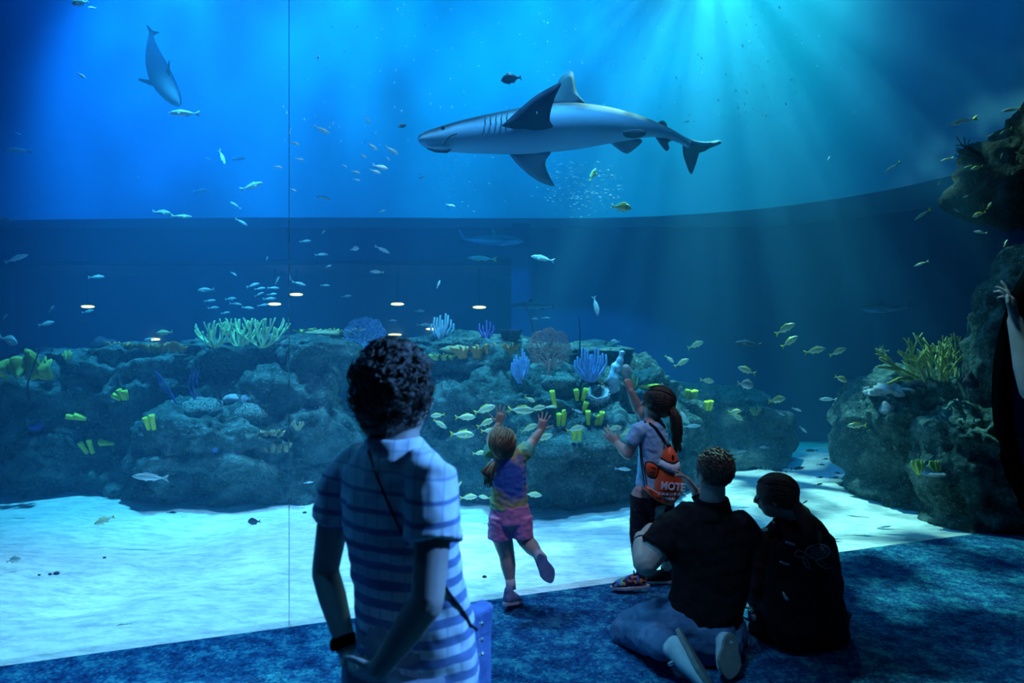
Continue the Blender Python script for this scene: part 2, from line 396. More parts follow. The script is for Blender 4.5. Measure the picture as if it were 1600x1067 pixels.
# ------------------------------------------------------------------ rocks
ROCKS = []
def rock(parent, px, py, Y, r, seed, flat=0.0, lvl=6, rot=0.0, amp=1.0, under_cut=0.0, top=None, m=None, name='rock'):
    c = P(px, py, Y); bm = bmesh.new(); bmesh.ops.create_icosphere(bm, subdivisions=lvl, radius=1)
    off = Vector((seed * 7.3, seed * 3.1, seed * 5.7)); q = Matrix.Rotation(rot, 3, 'Z'); rr = sum(r) / 3
    for v in bm.verts:
        d = v.co.normalized()
        e = Vector((math.copysign(abs(d.x) ** .8, d.x), math.copysign(abs(d.y) ** .8, d.y), math.copysign(abs(d.z) ** (.8 - .25 * flat), d.z)))
        p = Vector((e.x * r[0], e.y * r[1], e.z * r[2]))
        if under_cut and p.z < 0:
            k = 1 - under_cut * min(1, -p.z / r[2]) ** 1.5; p.x *= k; p.y *= k
        w = p + off
        v1 = w * 1.3
        wp = w + 0.35 * Vector((noise.noise(v1 + Vector((9.1, 0, 0))), noise.noise(v1 + Vector((0, 17.3, 0))), noise.noise(v1 + Vector((0, 0, 31.7)))))                          # warped domain: craggy, not bubbly
        a = 0.34 * noise.noise(wp * 1.1) + 0.20 * (0.45 - abs(noise.noise(wp * 1.9 + Vector((0, 0, 4)))))
        st = noise.noise(Vector((wp.x * 1.0, wp.y * 1.0, wp.z * 6.0)))       # bedding ledges
        a += 0.19 * max(-.5, min(.30, st)) + 0.14 * (0.4 - abs(noise.noise(wp * 4.1)))
        cell = noise.voronoi(wp * 4.2)[0]
        a -= 0.15 * max(0, 0.30 - cell[0]) / 0.30                            # pits
        c2 = noise.voronoi(w * 9.5 + Vector((2, 5, 1)))[0]
        a -= 0.07 * max(0, 0.36 - c2[0]) / 0.36
        a += 0.085 * (0.4 - abs(noise.noise(w * 9))) + 0.04 * noise.noise(w * 19) + 0.016 * noise.noise(w * 40)
        x = c + q @ (p + d * a * 1.35 * amp * min(1.0, 0.75 * rr + .25))
        if top is not None and x.z > top: x.z = top + (x.z - top) * 0.35
        v.co = x
    me = bpy.data.meshes.new(name); bm.to_mesh(me); bm.free()
    vs = [v.co.copy() for v in me.vertices]
    o = link(name, me, m or M['rock']); under(o, parent)
    ROCKS.append((o, vs, [tuple(p.vertices) for p in me.polygons]))
    return o
reef = empty('coral_reef', P(480, 800, 6.8)); reef.location.z = 0
tag(reef, 'long rocky reef with boulders and ledges across the middle of the tank', 'reef')
for args in [
    (0, 690, 7.9, (0.8, 0.6, 0.95), 1, 0, 5), (70, 640, 7.8, (0.55, 0.5, 0.60), 21, .5, 5),
    (190, 640, 7.4, (0.85, 0.62, 0.72), 2, 1, 6, 0, 1, .2, 1.42), (150, 735, 7.1, (0.72, 0.42, 0.50), 6, 0.2, 6, 0, 1, .5), (60, 745, 7.3, (0.6, 0.4, 0.5), 22, .3, 5, 0, 1, .5),
    (335, 706, 6.8, (0.66, 0.5, 0.46), 3, 0.3, 6, 0, 1, .4), (300, 775, 7.0, (0.75, 0.4, 0.32), 23, .3, 5, 0, .9, .2),
    (420, 605, 7.5, (0.98, 0.6, 0.60), 4, 1, 6, 0, 1, .1, 1.50), (330, 625, 7.6, (0.55, 0.5, 0.5), 24, .5, 5), (510, 600, 7.5, (0.55, 0.5, 0.55), 25, 1, 6, 0, 1, .1, 1.55),
    (465, 690, 7.1, (0.62, 0.45, 0.62), 5, 0.5, 6, 0, 1, .45), (420, 755, 7.0, (0.6, 0.4, 0.42), 26, .4, 6, 0, 1, .3),
    (600, 690, 8.1, (0.8, 0.5, 0.85), 10, 0.4, 5), (640, 590, 8.0, (0.7, 0.5, 0.5), 27, .6, 5, 0, 1, 0, 1.52),
    (740, 600, 7.6, (0.80, 0.6, 0.56), 7, 1, 6, 0, 1, .1, 1.52), (850, 605, 7.6, (0.78, 0.6, 0.5), 28, 1, 6, 0, 1, .1, 1.42),
    (760, 660, 7.1, (0.66, 0.5, 0.5), 29, .5, 6, 0, 1, .3), (890, 668, 6.9, (0.92, 0.6, 0.60), 8, 0.6, 6, 0, 1, .5), (860, 755, 7.1, (0.85, 0.45, 0.40), 30, .4, 6, 0, .9, .2),
    (965, 640, 7.3, (0.66, 0.55, 0.52), 9, 0.6, 6, 0, 1, .1), (985, 720, 7.2, (0.6, 0.5, 0.5), 31, .5, 6, 0, 1, .25), (1030, 680, 7.6, (0.45, 0.45, 0.48), 32, .6, 5)]:
    rock(reef, *args)
far_rock = empty('low_reef_rock', P(1130, 700, 9.2)); far_rock.location.z = 0
tag(far_rock, 'low far rock with a few yellow sponges, right of the older girl', 'rock')
for args in [(1105, 672, 9.2, (0.86, 0.6, 0.60), 11, 0.6, 5, 0, .8, 0, .92), (1165, 690, 9.0, (0.45, 0.5, 0.42), 33, 0.6, 5, 0, .8)]:
    rock(far_rock, *args)
right_rock = empty('staghorn_rock', P(1455, 790, 6.5)); right_rock.location.z = 0
tag(right_rock, 'tall pitted rock crowned with staghorn coral beside the oval window', 'rock')
for args in [(1455, 715, 6.75, (0.62, 0.75, 0.90), 12, 1.0, 6, -.5, .95, .1, 1.2), (1405, 680, 6.9, (0.30, 0.45, 0.62), 35, .7, 6, -.5, .7), (1545, 760, 6.0, (0.5, 0.5, 0.7), 13, .5, 6, -.5, .8),
             (1560, 600, 6.05, (0.22, 0.35, 0.8), 36, .5, 5, -.5, .7), (1640, 470, 5.95, (0.42, 0.3, 0.52), 14, .3, 5, 0, .7)]:
    rock(right_rock, *args)
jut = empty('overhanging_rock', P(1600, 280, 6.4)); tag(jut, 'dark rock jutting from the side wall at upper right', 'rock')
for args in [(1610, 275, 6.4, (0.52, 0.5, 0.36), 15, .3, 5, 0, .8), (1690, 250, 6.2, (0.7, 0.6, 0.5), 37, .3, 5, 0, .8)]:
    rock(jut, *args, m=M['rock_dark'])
_v = []; _f = []
for o, vs, fs in ROCKS:
    b = len(_v); _v += vs; _f += [tuple(i + b for i in f) for f in fs]
for i, v in enumerate(sd.data.vertices): pass
b = len(_v); _v += [v.co.copy() for v in sd.data.vertices]; _f += [tuple(i + b for i in p.vertices) for p in sd.data.polygons]
BVH = BVHTree.FromPolygons(_v, _f)
def hit(px, py, default=7.0):
    d = (P(px, py, 1) - Vector((0, 0, CAMZ))).normalized()
    h = BVH.ray_cast(Vector((0, 0, CAMZ)), d)
    if h[0] is None or h[0].y > 10: return P(px, py, default), Vector((0, -.5, .85))
    return h[0], h[1]
# ------------------------------------------------------------------ sharks
def shark_material(name, back, belly):
    m = mat(name, back, 0.7, 0.12)
    at = N(m, 'ShaderNodeAttribute', attribute_name='back')
    tc = N(m, 'ShaderNodeTexCoord'); nz = N(m, 'ShaderNodeTexNoise', Scale=6.0, Detail=5.0); L(m, tc.outputs['Object'], nz.inputs['Vector'])
    ad = N(m, 'ShaderNodeMath', operation='MULTIPLY_ADD'); L(m, nz.outputs[0], ad.inputs[0]); ad.inputs[1].default_value = 0.25; L(m, at.outputs['Fac'], ad.inputs[2])
    mr = N(m, 'ShaderNodeMapRange', interpolation_type='SMOOTHSTEP'); mr.inputs[1].default_value = 0.46; mr.inputs[2].default_value = 0.74; L(m, ad.outputs[0], mr.inputs[0])
    mx = N(m, 'ShaderNodeMix', data_type='RGBA'); mx.inputs[6].default_value = (*belly, 1); mx.inputs[7].default_value = (*back, 1)
    L(m, mr.outputs[0], mx.inputs[0]); L(m, mx.outputs[2], BS(m).inputs['Base Color'])
    return m
M['shark'] = shark_material('shark_skin', (0.006, 0.018, 0.04), (0.15, 0.36, 0.55))
M['shark_fin'] = noise_color(mat('shark_fin', (0.15, 0.18, 0.2), 0.75, 0.1), (0.012, 0.03, 0.06), (0.025, 0.055, 0.095), 4, 3)
M['shark_fin_low'] = noise_color(mat('shark_fin_low', (0.5, 0.5, 0.5), 0.75, 0.1), (0.06, 0.15, 0.24), (0.10, 0.21, 0.32), 4, 3)
M['dark'] = mat('dark_slit', (0.01, 0.015, 0.02), 0.6, 0.2)
M['eye'] = mat('eye_dark', (0.01, 0.01, 0.012), 0.1, 0.6)

def shark_body(name, stations, up, parent, n=28, m=None):
    """stations: (centre, half height, half width); up: direction of the back."""
    V = []; F = []; att = []; k = len(stations)
    pts = [Vector(s[0]) for s in stations]
    for i, (c, hh, hw) in enumerate(stations):
        t = (pts[min(i + 1, k - 1)] - pts[max(i - 1, 0)]).normalized()
        u = (Vector(up) - t * Vector(up).dot(t)).normalized(); s = t.cross(u)
        for j in range(n):
            a = 2 * math.pi * j / n
            ca, sa = math.cos(a), math.sin(a)
            ca2 = math.copysign(abs(ca) ** .9, ca)
            V.append(Vector(c) + u * hh * ca2 + s * hw * sa); att.append(0.5 + 0.5 * ca)
    for i in range(k - 1):
        for j in range(n):
            F.append([i * n + j, i * n + (j + 1) % n, (i + 1) * n + (j + 1) % n, (i + 1) * n + j])
    V += [pts[0] + (pts[0] - pts[1]) * .3, pts[-1]]; att += [.5, .5]
    for j in range(n):
        F.append([len(V) - 2, (j + 1) % n, j]); F.append([len(V) - 1, (k - 1) * n + j, (k - 1) * n + (j + 1) % n])
    o = raw(name, V, F, m or M['shark'])
    a = o.data.attributes.new('back', 'FLOAT', 'POINT'); a.data.foreach_set('value', att)
    under(o, parent); return o
def smooth_pts(vals, k=4):
    out = []
    for i in range(len(vals) - 1):
        p = [Vector(vals[min(max(i + q, 0), len(vals) - 1)]) for q in (-1, 0, 1, 2)]
        for s in range(k):
            t = s / k
            out.append(0.5 * ((2 * p[1]) + (p[2] - p[0]) * t + (2 * p[0] - 5 * p[1] + 4 * p[2] - p[3]) * t * t + (3 * p[1] - p[0] - 3 * p[2] + p[3]) * t ** 3))
    return out + [Vector(vals[-1])]
def fin(name, pts, parent, m, t=0.012, k=3, inset=0.6):
    w = [P(*p) for p in pts]
    w = smooth_pts([tuple(p) for p in w + [w[0]]], k)[:-1]
    mb = MB(); mb.plate(w, t, inset=inset); return mb.build(name, m, parent)

sk = empty('shark', P(860, 205, 5.9))
tag(sk, 'big shark gliding left across the upper middle of the tank, pale belly showing', 'shark', 'sharks')
prof = [(653.5, 216, 218.5, 5.62), (657, 210, 225, 5.63), (668, 204.5, 232, 5.66), (684, 199.5, 235.5, 5.70), (702, 194, 238, 5.74), (740, 184, 240, 5.80), (780, 175.5, 241, 5.86),
        (820, 167.5, 241, 5.9), (860, 162, 238, 5.92), (900, 160.5, 233.5, 5.94), (940, 163.5, 228, 5.96), (980, 172, 222, 5.98), (1010, 182.5, 217, 6.0), (1030, 191, 216.5, 6.02), (1050, 201, 221, 6.03), (1066, 211, 227, 6.04), (1078, 219, 234, 6.05)]
raw_st = smooth_pts([(x, a, b, y) for x, a, b, y in prof]) if False else None
def vec4(vals, k=4):
    out = []
    for i in range(len(vals) - 1):
        p = [vals[min(max(i + q, 0), len(vals) - 1)] for q in (-1, 0, 1, 2)]
        for s in range(k):
            t = s / k
            out.append([0.5 * ((2 * p[1][c]) + (p[2][c] - p[0][c]) * t + (2 * p[0][c] - 5 * p[1][c] + 4 * p[2][c] - p[3][c]) * t * t + (3 * p[1][c] - p[0][c] - 3 * p[2][c] + p[3][c]) * t ** 3) for c in range(len(p[0]))])
    return out + [list(vals[-1])]
st = []
for x, a, b, y in vec4(prof):
    hh = (b - a) / 2 / FPX * y
    st.append((P(x, (a + b) / 2, y), hh, hh * (.92 - .25 * min(1, max(0, (x - 900) / 150)))))
shark_body('body', st, (0.05, 0.66, 0.76), sk)
fin('pectoral_fin', [(783, 197, 5.66), (803, 178, 5.62), (833, 152, 5.54), (858, 137, 5.46), (877, 129, 5.40), (868, 150, 5.48), (861, 172, 5.56), (859, 188, 5.62), (862, 200, 5.68), (820, 204, 5.72)], sk, M['shark_fin'], .014)
fin('pectoral_fin', [(792, 236, 5.9), (806, 254, 5.94), (825, 272, 6.0), (845, 285, 6.05), (866, 291, 6.1), (860, 278, 6.06), (853, 262, 6.0), (853, 250, 5.96), (860, 236, 5.9), (825, 230, 5.9)], sk, M['shark_fin_low'], .014)
fin('dorsal_fin', [(855, 168, 6.04), (866, 143, 6.10), (875, 122, 6.15), (886, 113, 6.18), (895, 112, 6.2), (899, 133, 6.15), (904, 149, 6.10), (914, 162, 6.06), (890, 172, 6.02)], sk, M['shark_fin'], .014)
fin('second_dorsal_fin', [(1026, 193, 6.08), (1034, 188, 6.1), (1041, 192, 6.1), (1042, 200, 6.06), (1033, 200, 6.05)], sk, M['shark_fin'], .006)
fin('pelvic_fin', [(972, 206, 5.80), (985, 203, 5.74), (1000, 202, 5.68), (1009, 205, 5.64), (1007, 212, 5.66), (992, 216, 5.74), (977, 214, 5.80)], sk, M['shark_fin'], .008)
fin('pelvic_fin', [(952, 222, 5.98), (963, 231, 6.0), (978, 240, 6.04), (990, 234, 6.04), (1004, 219, 6.0), (980, 215, 5.98)], sk, M['shark_fin_low'], .008)
fin('anal_fin', [(1024, 214, 5.98), (1032, 226, 5.98), (1041, 236, 5.98), (1046, 231, 6.0), (1044, 223, 6.0), (1050, 218, 6.02)], sk, M['shark_fin_low'], .006)
fin('caudal_fin', [(1066, 212, 6.04), (1085, 219, 6.06), (1105, 221.5, 6.1), (1124, 219, 6.14), (1126, 225, 6.15), (1112, 229, 6.12), (1102, 236, 6.1), (1088, 241, 6.06), (1085, 255, 6.06), (1084, 266, 6.06), (1079, 272, 6.06), (1072, 256, 6.05), (1067, 238, 6.04)], sk, M['shark_fin_low'], .010)
mb = MB(); mb.ell(P(692, 200, 5.585), (.018, .012, .018)); mb.build('eye', M['eye'], sk)
mb = MB(); mb.tube([P(694, 226, 5.59), P(698, 218, 5.575), (P(704, 212, 5.575)), P(713, 209, 5.58)], .006, 6); mb.build('mouth', M['dark'], sk)
for k in range(5):
    mb = MB(); x = 758 + 8.5 * k
    mb.tube([P(x + 1, 181 - k * 1.2, 5.68 + .006 * k), P(x - .5, 188 - k * .8, 5.63 + .006 * k), P(x + .5, 195, 5.61 + .006 * k)], [.003, .006, .003], 6); mb.build('gill_slit', M['dark'], sk)
mb = MB(); mb.tube([P(668, 232, 5.62), P(680, 235.5, 5.62), P(698, 236, 5.64), P(704, 233, 5.66)], [.006, .014, .018, .006], 8); mb.build('jaw_shadow', M['shark_fin'], sk)  # dark tube put in as the shadow under the jaw

def small_shark(loc, length, label, euler, bend=0.0, girth=1.0, m=None):
    r = empty('shark', loc); r.rotation_euler = euler
    tag(r, label, 'shark', 'sharks')
    u = length; S_ = []
    for x, h, z in [(.5, .004, 0), (.48, .022, 0), (.44, .04, 0), (.36, .060, 0), (.22, .078, 0), (.08, .082, 0), (-.08, .07, 0), (-.22, .047, 0), (-.33, .026, 0), (-.40, .016, .005), (-.42, .014, .008)]:
        S_.append((Vector((x * u, bend * u * (x - .1) ** 2, z * u)), h * u * girth, h * u * .95 * girth))
    def put(o): o.parent = r; o.location = (0, 0, 0)
    k = empty('tmp'); b = shark_body('body', S_, (0, 0, 1), k, 18); put(b)
    by = lambda x: bend * u * (x - .1) ** 2
    def f(name, pts, t):
        mb = MB(); mb.plate([Vector((x * u, y * u + by(x), z * u)) for x, y, z in pts], t * u); o = mb.build(name, M['shark_fin']); put(o)
    f('dorsal_fin', [(.14, 0, .07), (.06, 0, .14), (.02, 0, .17), (0, 0, .165), (.01, 0, .12), (0, 0, .07)], .006)
    for s in (1, -1):
        f('pectoral_fin', [(.24, s * .06, -.03), (.15, s * .14, -.07), (.08, s * .20, -.10), (.06, s * .19, -.10), (.10, s * .12, -.06), (.11, s * .05, -.04)], .005)
    f('pelvic_fin', [(-.14, 0, -.05), (-.2, 0, -.09), (-.23, 0, -.085), (-.22, 0, -.04)], .006)
    f('caudal_fin', [(-.39, 0, .02), (-.46, 0, .10), (-.5, 0, .16), (-.51, 0, .14), (-.47, 0, .05), (-.455, 0, .01), (-.48, 0, -.05), (-.47, 0, -.065), (-.43, 0, -.03), (-.40, 0, -.005)], .005)
    bpy.data.objects.remove(k)
    return r
_f = Vector((.45, -.15, -.88)).normalized(); _u = Vector((.1, 1, 0)); _u = (_u - _f * _u.dot(_f)).normalized()
small_shark(P(246, 108, 7.9), 1.08, 'pale shark diving steeply nose down at the upper left', Matrix((_f, _u.cross(_f), _u)).transposed().to_euler(), -.35, 1.5)
small_shark(P(834, 477, 8.9), .60, 'small shark swimming left just above the reef, behind the thin black whip', (R(-14), R(0), R(168)), .5)
small_shark(P(766, 375, 9.8), .95, 'faint far shark heading right over the top edge of the far window', (R(4), R(3), R(-8)), .2)
small_shark(P(1384, 482, 9.6), .72, 'barely visible dark shark in the deep blue at right', (R(8), R(2), R(185)), .2)
# ------------------------------------------------------------------ people
def wrinkle(amp, sc, seed=0.0):
    def f(p, n_):
        q = p + Vector((seed, 0, 0))
        return p + n_ * amp * (noise.noise(Vector((q.x * sc, q.y * sc, q.z * sc * 1.6))) + .5 * noise.noise(q * sc * 2.3))
    return f
def basis(f, u):
    f = Vector(f).normalized(); u = Vector(u); u = (u - f * u.dot(f)).normalized(); r = f.cross(u)
    return Matrix((r, f, u)).transposed(), r, f, u
def head(mb, c, f, u, h, neck=None):
    q, r, f, u = basis(f, u); c = Vector(c)
    mb.ell(c + u * .13 * h - f * .04 * h, (.335 * h, .42 * h, .37 * h), q, 20)
    mb.ell(c - u * .16 * h + f * .12 * h, (.25 * h, .25 * h, .33 * h), q, 16)
    mb.ell(c - u * .36 * h + f * .22 * h, (.12 * h, .11 * h, .09 * h), q, 10)          # chin
    mb.ell(c + u * .10 * h + f * .30 * h, (.23 * h, .08 * h, .05 * h), q, 10)          # brow
    mb.tube([c + f * .36 * h + u * .08 * h, c + f * .44 * h - u * .04 * h, c + f * .45 * h - u * .09 * h], [.035 * h, .05 * h, .06 * h], 8)   # nose
    mb.ell(c + f * .36 * h - u * .21 * h, (.12 * h, .05 * h, .045 * h), q, 10)         # lips
    for s in (1, -1):
        mb.ell(c + r * s * .335 * h - u * .02 * h - f * .06 * h, (.035 * h, .085 * h, .13 * h), q, 10)
        mb.ell(c + r * s * .15 * h - u * .10 * h + f * .25 * h, (.10 * h, .08 * h, .09 * h), q, 10)   # cheeks
def eyes(parent, c, f, u, h):
    q, r, f, u = basis(f, u); c = Vector(c)
    for s in (1, -1):
        mb = MB(); mb.ell(c + r * s * .145 * h + u * .02 * h + f * .325 * h, .052 * h, q, 10); mb.build('eye', M['eyeball'], parent)
def hand(mb, wrist, d, n_, thumb, size, curls=(.25, .25, .28, .32), spread=.12, tcurl=.3, topen=.75):
    """d along the fingers, n_ where the palm faces, thumb = +1/-1 which side of d x n_ the thumb leaves."""
    d = Vector(d).normalized(); n_ = Vector(n_); n_ = (n_ - d * n_.dot(d)).normalized(); t = d.cross(n_) * thumb; w_ = Vector(wrist)
    mb.tube([w_ - d * .08 * size, w_ + d * .12 * size, w_ + d * .34 * size, w_ + d * .50 * size], [(.15 * size, .11 * size), (.19 * size, .11 * size), (.225 * size, .10 * size), (.21 * size, .085 * size)], 14, side=t)
    for i, (ln, off) in enumerate(((.45, .155), (.50, .052), (.46, -.052), (.36, -.150))):
        a = spread * (1.5 - i)
        dd = (d * math.cos(a) + t * math.sin(a)).normalized()
        p = w_ + d * (.47 - (.03 if i == 3 else 0)) * size + t * off * size
        pts = [p - d * .08 * size, p]; ax = dd.cross(n_).normalized(); c = curls[i]; cur = dd
        for j, sg in enumerate((.44, .32, .24)):
            cur = Quaternion(ax, c * (1.0 if j else .7)) @ cur
            p = p + cur * ln * sg * size; pts.append(p)
        r = .046 * size * (0.88 if i == 3 else 1)
        mb.tube(pts, [r, r * 1.05, r, r * .95, r * .8], 8)
    p = w_ + d * .10 * size + t * .13 * size
    dd = (d * (1 - topen * .5) + t * topen + n_ * .15).normalized(); pts = [p - dd * .05 * size, p]
    ax = dd.cross(d).normalized() if dd.cross(d).length > 1e-3 else n_; cur = dd
    for sg in (.2, .17, .14):
        p = p + cur * sg * size; pts.append(p); cur = (Quaternion(ax, tcurl) @ cur)
    mb.tube(pts, [.075 * size, .07 * size, .055 * size, .05 * size, .042 * size], 8)
def shoe(parent, heel, toe, up, width, mu, ms, high=.5, tongue=None, label=None, laces=None):
    """heel and toe lie on the sole; up points from the sole into the foot."""
    heel, toe = Vector(heel), Vector(toe); d = toe - heel; ln = d.length; d.normalize(); up = Vector(up); up = (up - d * up.dot(d)).normalized(); s = d.cross(up)
    sh = MB(); w_ = width / 2
    sh.tube([heel + d * ln * t + up * z * ln for t, z in ((.17, .205), (.28, .215), (.45, .195), (.65, .155), (.84, .12), (.93, .09))],
            [(w_ * .84, ln * .17), (w_ * .88, ln * .18), (w_ * .92, ln * .165), (w_ * 1.0, ln * .125), (w_ * .9, ln * .09), (w_ * .62, ln * .06)], 14, side=s)
    sh.tube([heel + d * ln * .19 + up * ln * .24, heel + d * ln * .17 + up * ln * high], [w_ * .8, w_ * .72], 14)
    sh_o = sh.blob('shoe', mu, ln / 40, 3, parent)
    so = MB(); V = []
    out = []
    for i in range(20):
        a = 2 * math.pi * i / 20; x = .5 - .5 * math.cos(a)
        wd = w_ * (0.80 + .28 * math.sin(max(0, x - .35) / .65 * math.pi) ** 1.0 - .12 * math.exp(-((x - .42) / .12) ** 2))
        out.append(heel + d * ln * (x * 1.08 - .05) + s * wd * 1.12 * math.sin(a) ** 1 * (1 if True else 0))
    n = 20; V = [p + up * ln * .005 for p in out] + [p + up * ln * .085 for p in out]
    for k_, sc in ((0, .93), (1, .9)): pass
    F = [[i, (i + 1) % n, n + (i + 1) % n, n + i] for i in range(n)] + [list(range(n))[::-1], list(range(n, 2 * n))]
    so.add(V, F); o = so.build('sole', ms, None, smooth=False); under(o, parent); o.parent = sh_o; o.location = (0, 0, 0)
    bv = o.modifiers.new('b', 'BEVEL'); bv.width = ln * .012; bv.segments = 2; bv.limit_method = 'ANGLE'
    if laces:
        lb = MB()
        for i in range(4):
            t = .42 + .09 * i; z = (.27 - .055 * i)
            lb.tube([heel + d * ln * t + s * w_ * .5 + up * ln * (z - .05), heel + d * ln * (t + .03) + up * ln * (z + .015), heel + d * ln * t - s * w_ * .5 + up * ln * (z - .05)], ln * .014, 6)
        b = heel + d * ln * .36 + up * ln * .30
        for sg in (1, -1):
            lb.tube([b, b + s * sg * ln * .06 + up * ln * .16, b + s * sg * ln * .12 + up * ln * .12, b + s * sg * ln * .06 + up * ln * .02], ln * .013, 6)
            lb.tube([b, b + s * sg * ln * .08 + d * ln * .08, b + s * sg * ln * .12 + d * ln * .14 - up * ln * .02], ln * .012, 6)
        q = lb.build('shoe_lace', laces, parent); q.parent = sh_o; q.location = (0, 0, 0)
    return sh_o
def surface(o):
    dg = bpy.context.evaluated_depsgraph_get(); mw = Matrix.Translation(o.location + (o.parent.location if o.parent else Vector()))
    me = o.data; return BVHTree.FromPolygons([mw @ v.co for v in me.vertices], [tuple(p.vertices) for p in me.polygons])
def snap(bv, px, py, off=0.004, default=None):
    o = Vector((0, 0, CAMZ)); d = (P(px, py, 1) - o).normalized(); h = bv.ray_cast(o, d)
    if h[0] is None: return P(px, py, default)
    return h[0] - d * off
def strands(mb, starts, rad, seed, n=5):
    """starts: list of point lists (guides); each becomes a thin lock."""
    for pts in starts: mb.tube(pts, [rad * (1 - .6 * i / (len(pts) - 1)) for i in range(len(pts))], n, round_ends=False)
def cap_locks(mb, c, q, r, count, rad, seed, lo=-.9, ln=.5, lift=1.03, wave=.15, toward=None, sel=None):
    """Locks that run over an ellipsoid from the crown downwards (or towards a tie point)."""
    rnd = random.Random(seed)
    for _ in range(count):
        z = rnd.uniform(lo, 1); a = rnd.uniform(0, 2 * math.pi); s_ = math.sqrt(max(0, 1 - z * z))
        d0 = Vector((s_ * math.cos(a), s_ * math.sin(a), z))
        if sel and not sel(d0): continue
        pts = []; dd = d0.copy(); aim = Vector(toward) if toward else Vector((0, 0, -1))
        ph = rnd.uniform(0, 6)
        for k in range(6):
            j = Vector((rnd.uniform(-1, 1), rnd.uniform(-1, 1), rnd.uniform(-1, 1))) * wave
            pts.append(Vector(c) + q @ Vector((dd.x * r[0], dd.y * r[1], dd.z * r[2])) * (lift + .02 * math.sin(ph + k)))
            tan = aim - dd * aim.dot(dd)
            if tan.length > 1e-4: tan.normalize()
            dd = (dd + (tan + j) * ln / 5).normalized()
        mb.tube(pts, [rad * .5, rad, rad * 1.1, rad, rad * .8, rad * .3], 5, round_ends=False)

M['skin'] = noise_color(mat('skin', (0.4, 0.33, 0.3), 0.55, 0.35), (0.32, 0.27, 0.24), (0.42, 0.35, 0.31), 9, 3)
M['skin_child'] = noise_color(mat('skin_child', (0.45, 0.4, 0.35), 0.5, 0.35), (0.40, 0.34, 0.30), (0.50, 0.42, 0.37), 9, 3)
M['eyeball'] = mat('eyeball', (0.35, 0.33, 0.32), 0.15, 0.6)
def hair_mat(name, c1, c2): return noise_color(mat(name, c1, 0.45, 0.45), c1, c2, 18, 4, .35, .65, (1, 1, .25), bump=.6, bscale=60)
M['hair_brown'] = hair_mat('hair_grey_brown', (0.035, 0.028, 0.022), (0.10, 0.085, 0.065))
M['hair_fair'] = hair_mat('hair_fair', (0.10, 0.075, 0.045), (0.26, 0.20, 0.13))
M['hair_dark'] = hair_mat('hair_dark', (0.015, 0.011, 0.008), (0.07, 0.05, 0.032))
M['hair_short'] = hair_mat('hair_short', (0.03, 0.022, 0.015), (0.09, 0.065, 0.042))

# ---- woman standing in the foreground
def striped_shirt():
    m = mat('striped_shirt', (0.6, 0.7, 0.75), 0.85, 0.1); tc = N(m, 'ShaderNodeTexCoord')
    sp = N(m, 'ShaderNodeSeparateXYZ'); L(m, tc.outputs['Object'], sp.inputs[0])
    nz = N(m, 'ShaderNodeTexNoise', Scale=4.0, Detail=2.0); L(m, tc.outputs['Object'], nz.inputs['Vector'])
    ma = N(m, 'ShaderNodeMath', operation='MULTIPLY_ADD'); L(m, nz.outputs[0], ma.inputs[0]); ma.inputs[1].default_value = .035; L(m, sp.outputs[2], ma.inputs[2])
    mu = N(m, 'ShaderNodeMath', operation='MULTIPLY'); L(m, ma.outputs[0], mu.inputs[0]); mu.inputs[1].default_value = 2 * math.pi / .0505
    si = N(m, 'ShaderNodeMath', operation='SINE'); L(m, mu.outputs[0], si.inputs[0])
    # stripes are thin near the yoke and broad below
    th = N(m, 'ShaderNodeMapRange'); th.inputs[1].default_value = 1.22; th.inputs[2].default_value = .92; th.inputs[3].default_value = .95; th.inputs[4].default_value = -.05; L(m, sp.outputs[2], th.inputs[0])
    sb = N(m, 'ShaderNodeMath', operation='SUBTRACT'); L(m, si.outputs[0], sb.inputs[0]); L(m, th.outputs[0], sb.inputs[1])
    sm = N(m, 'ShaderNodeMapRange', interpolation_type='SMOOTHSTEP'); sm.inputs[1].default_value = -.15; sm.inputs[2].default_value = .3; L(m, sb.outputs[0], sm.inputs[0])
    mx = N(m, 'ShaderNodeMix', data_type='RGBA'); mx.inputs[6].default_value = (.70, .78, .80, 1); mx.inputs[7].default_value = (.16, .25, .44, 1)
    L(m, sm.outputs[0], mx.inputs[0])
    vx = N(m, 'ShaderNodeMath', operation='MULTIPLY'); L(m, sp.outputs[0], vx.inputs[0]); vx.inputs[1].default_value = 2 * math.pi / .036      # faint thin upright lines
    vs = N(m, 'ShaderNodeMath', operation='SINE'); L(m, vx.outputs[0], vs.inputs[0])
    vm = N(m, 'ShaderNodeMapRange'); vm.inputs[1].default_value = .80; vm.inputs[2].default_value = .96; vm.inputs[4].default_value = .4; L(m, vs.outputs[0], vm.inputs[0])
    m2 = N(m, 'ShaderNodeMix', data_type='RGBA'); L(m, vm.outputs[0], m2.inputs[0]); L(m, mx.outputs[2], m2.inputs[6]); m2.inputs[7].default_value = (.20, .30, .46, 1)
    L(m, m2.outputs[2], BS(m).inputs['Base Color'])
    return m
M['striped'] = striped_shirt()
M['trousers'] = noise_color(mat('pale_trousers', (.3, .34, .4), .85, .1), (.24, .28, .34), (.32, .36, .42), 30, 3)
M['cord'] = mat('dark_cord', (.02, .025, .03), .6, .3)
M['metal'] = mat('bright_metal', (.6, .62, .65), .25, .5, 1.0)
M['bag_blue'] = noise_color(mat('blue_bag', (.10, .2, .45), .6, .3), (.08, .16, .38), (.14, .24, .5), 20, 3, bump=.3)

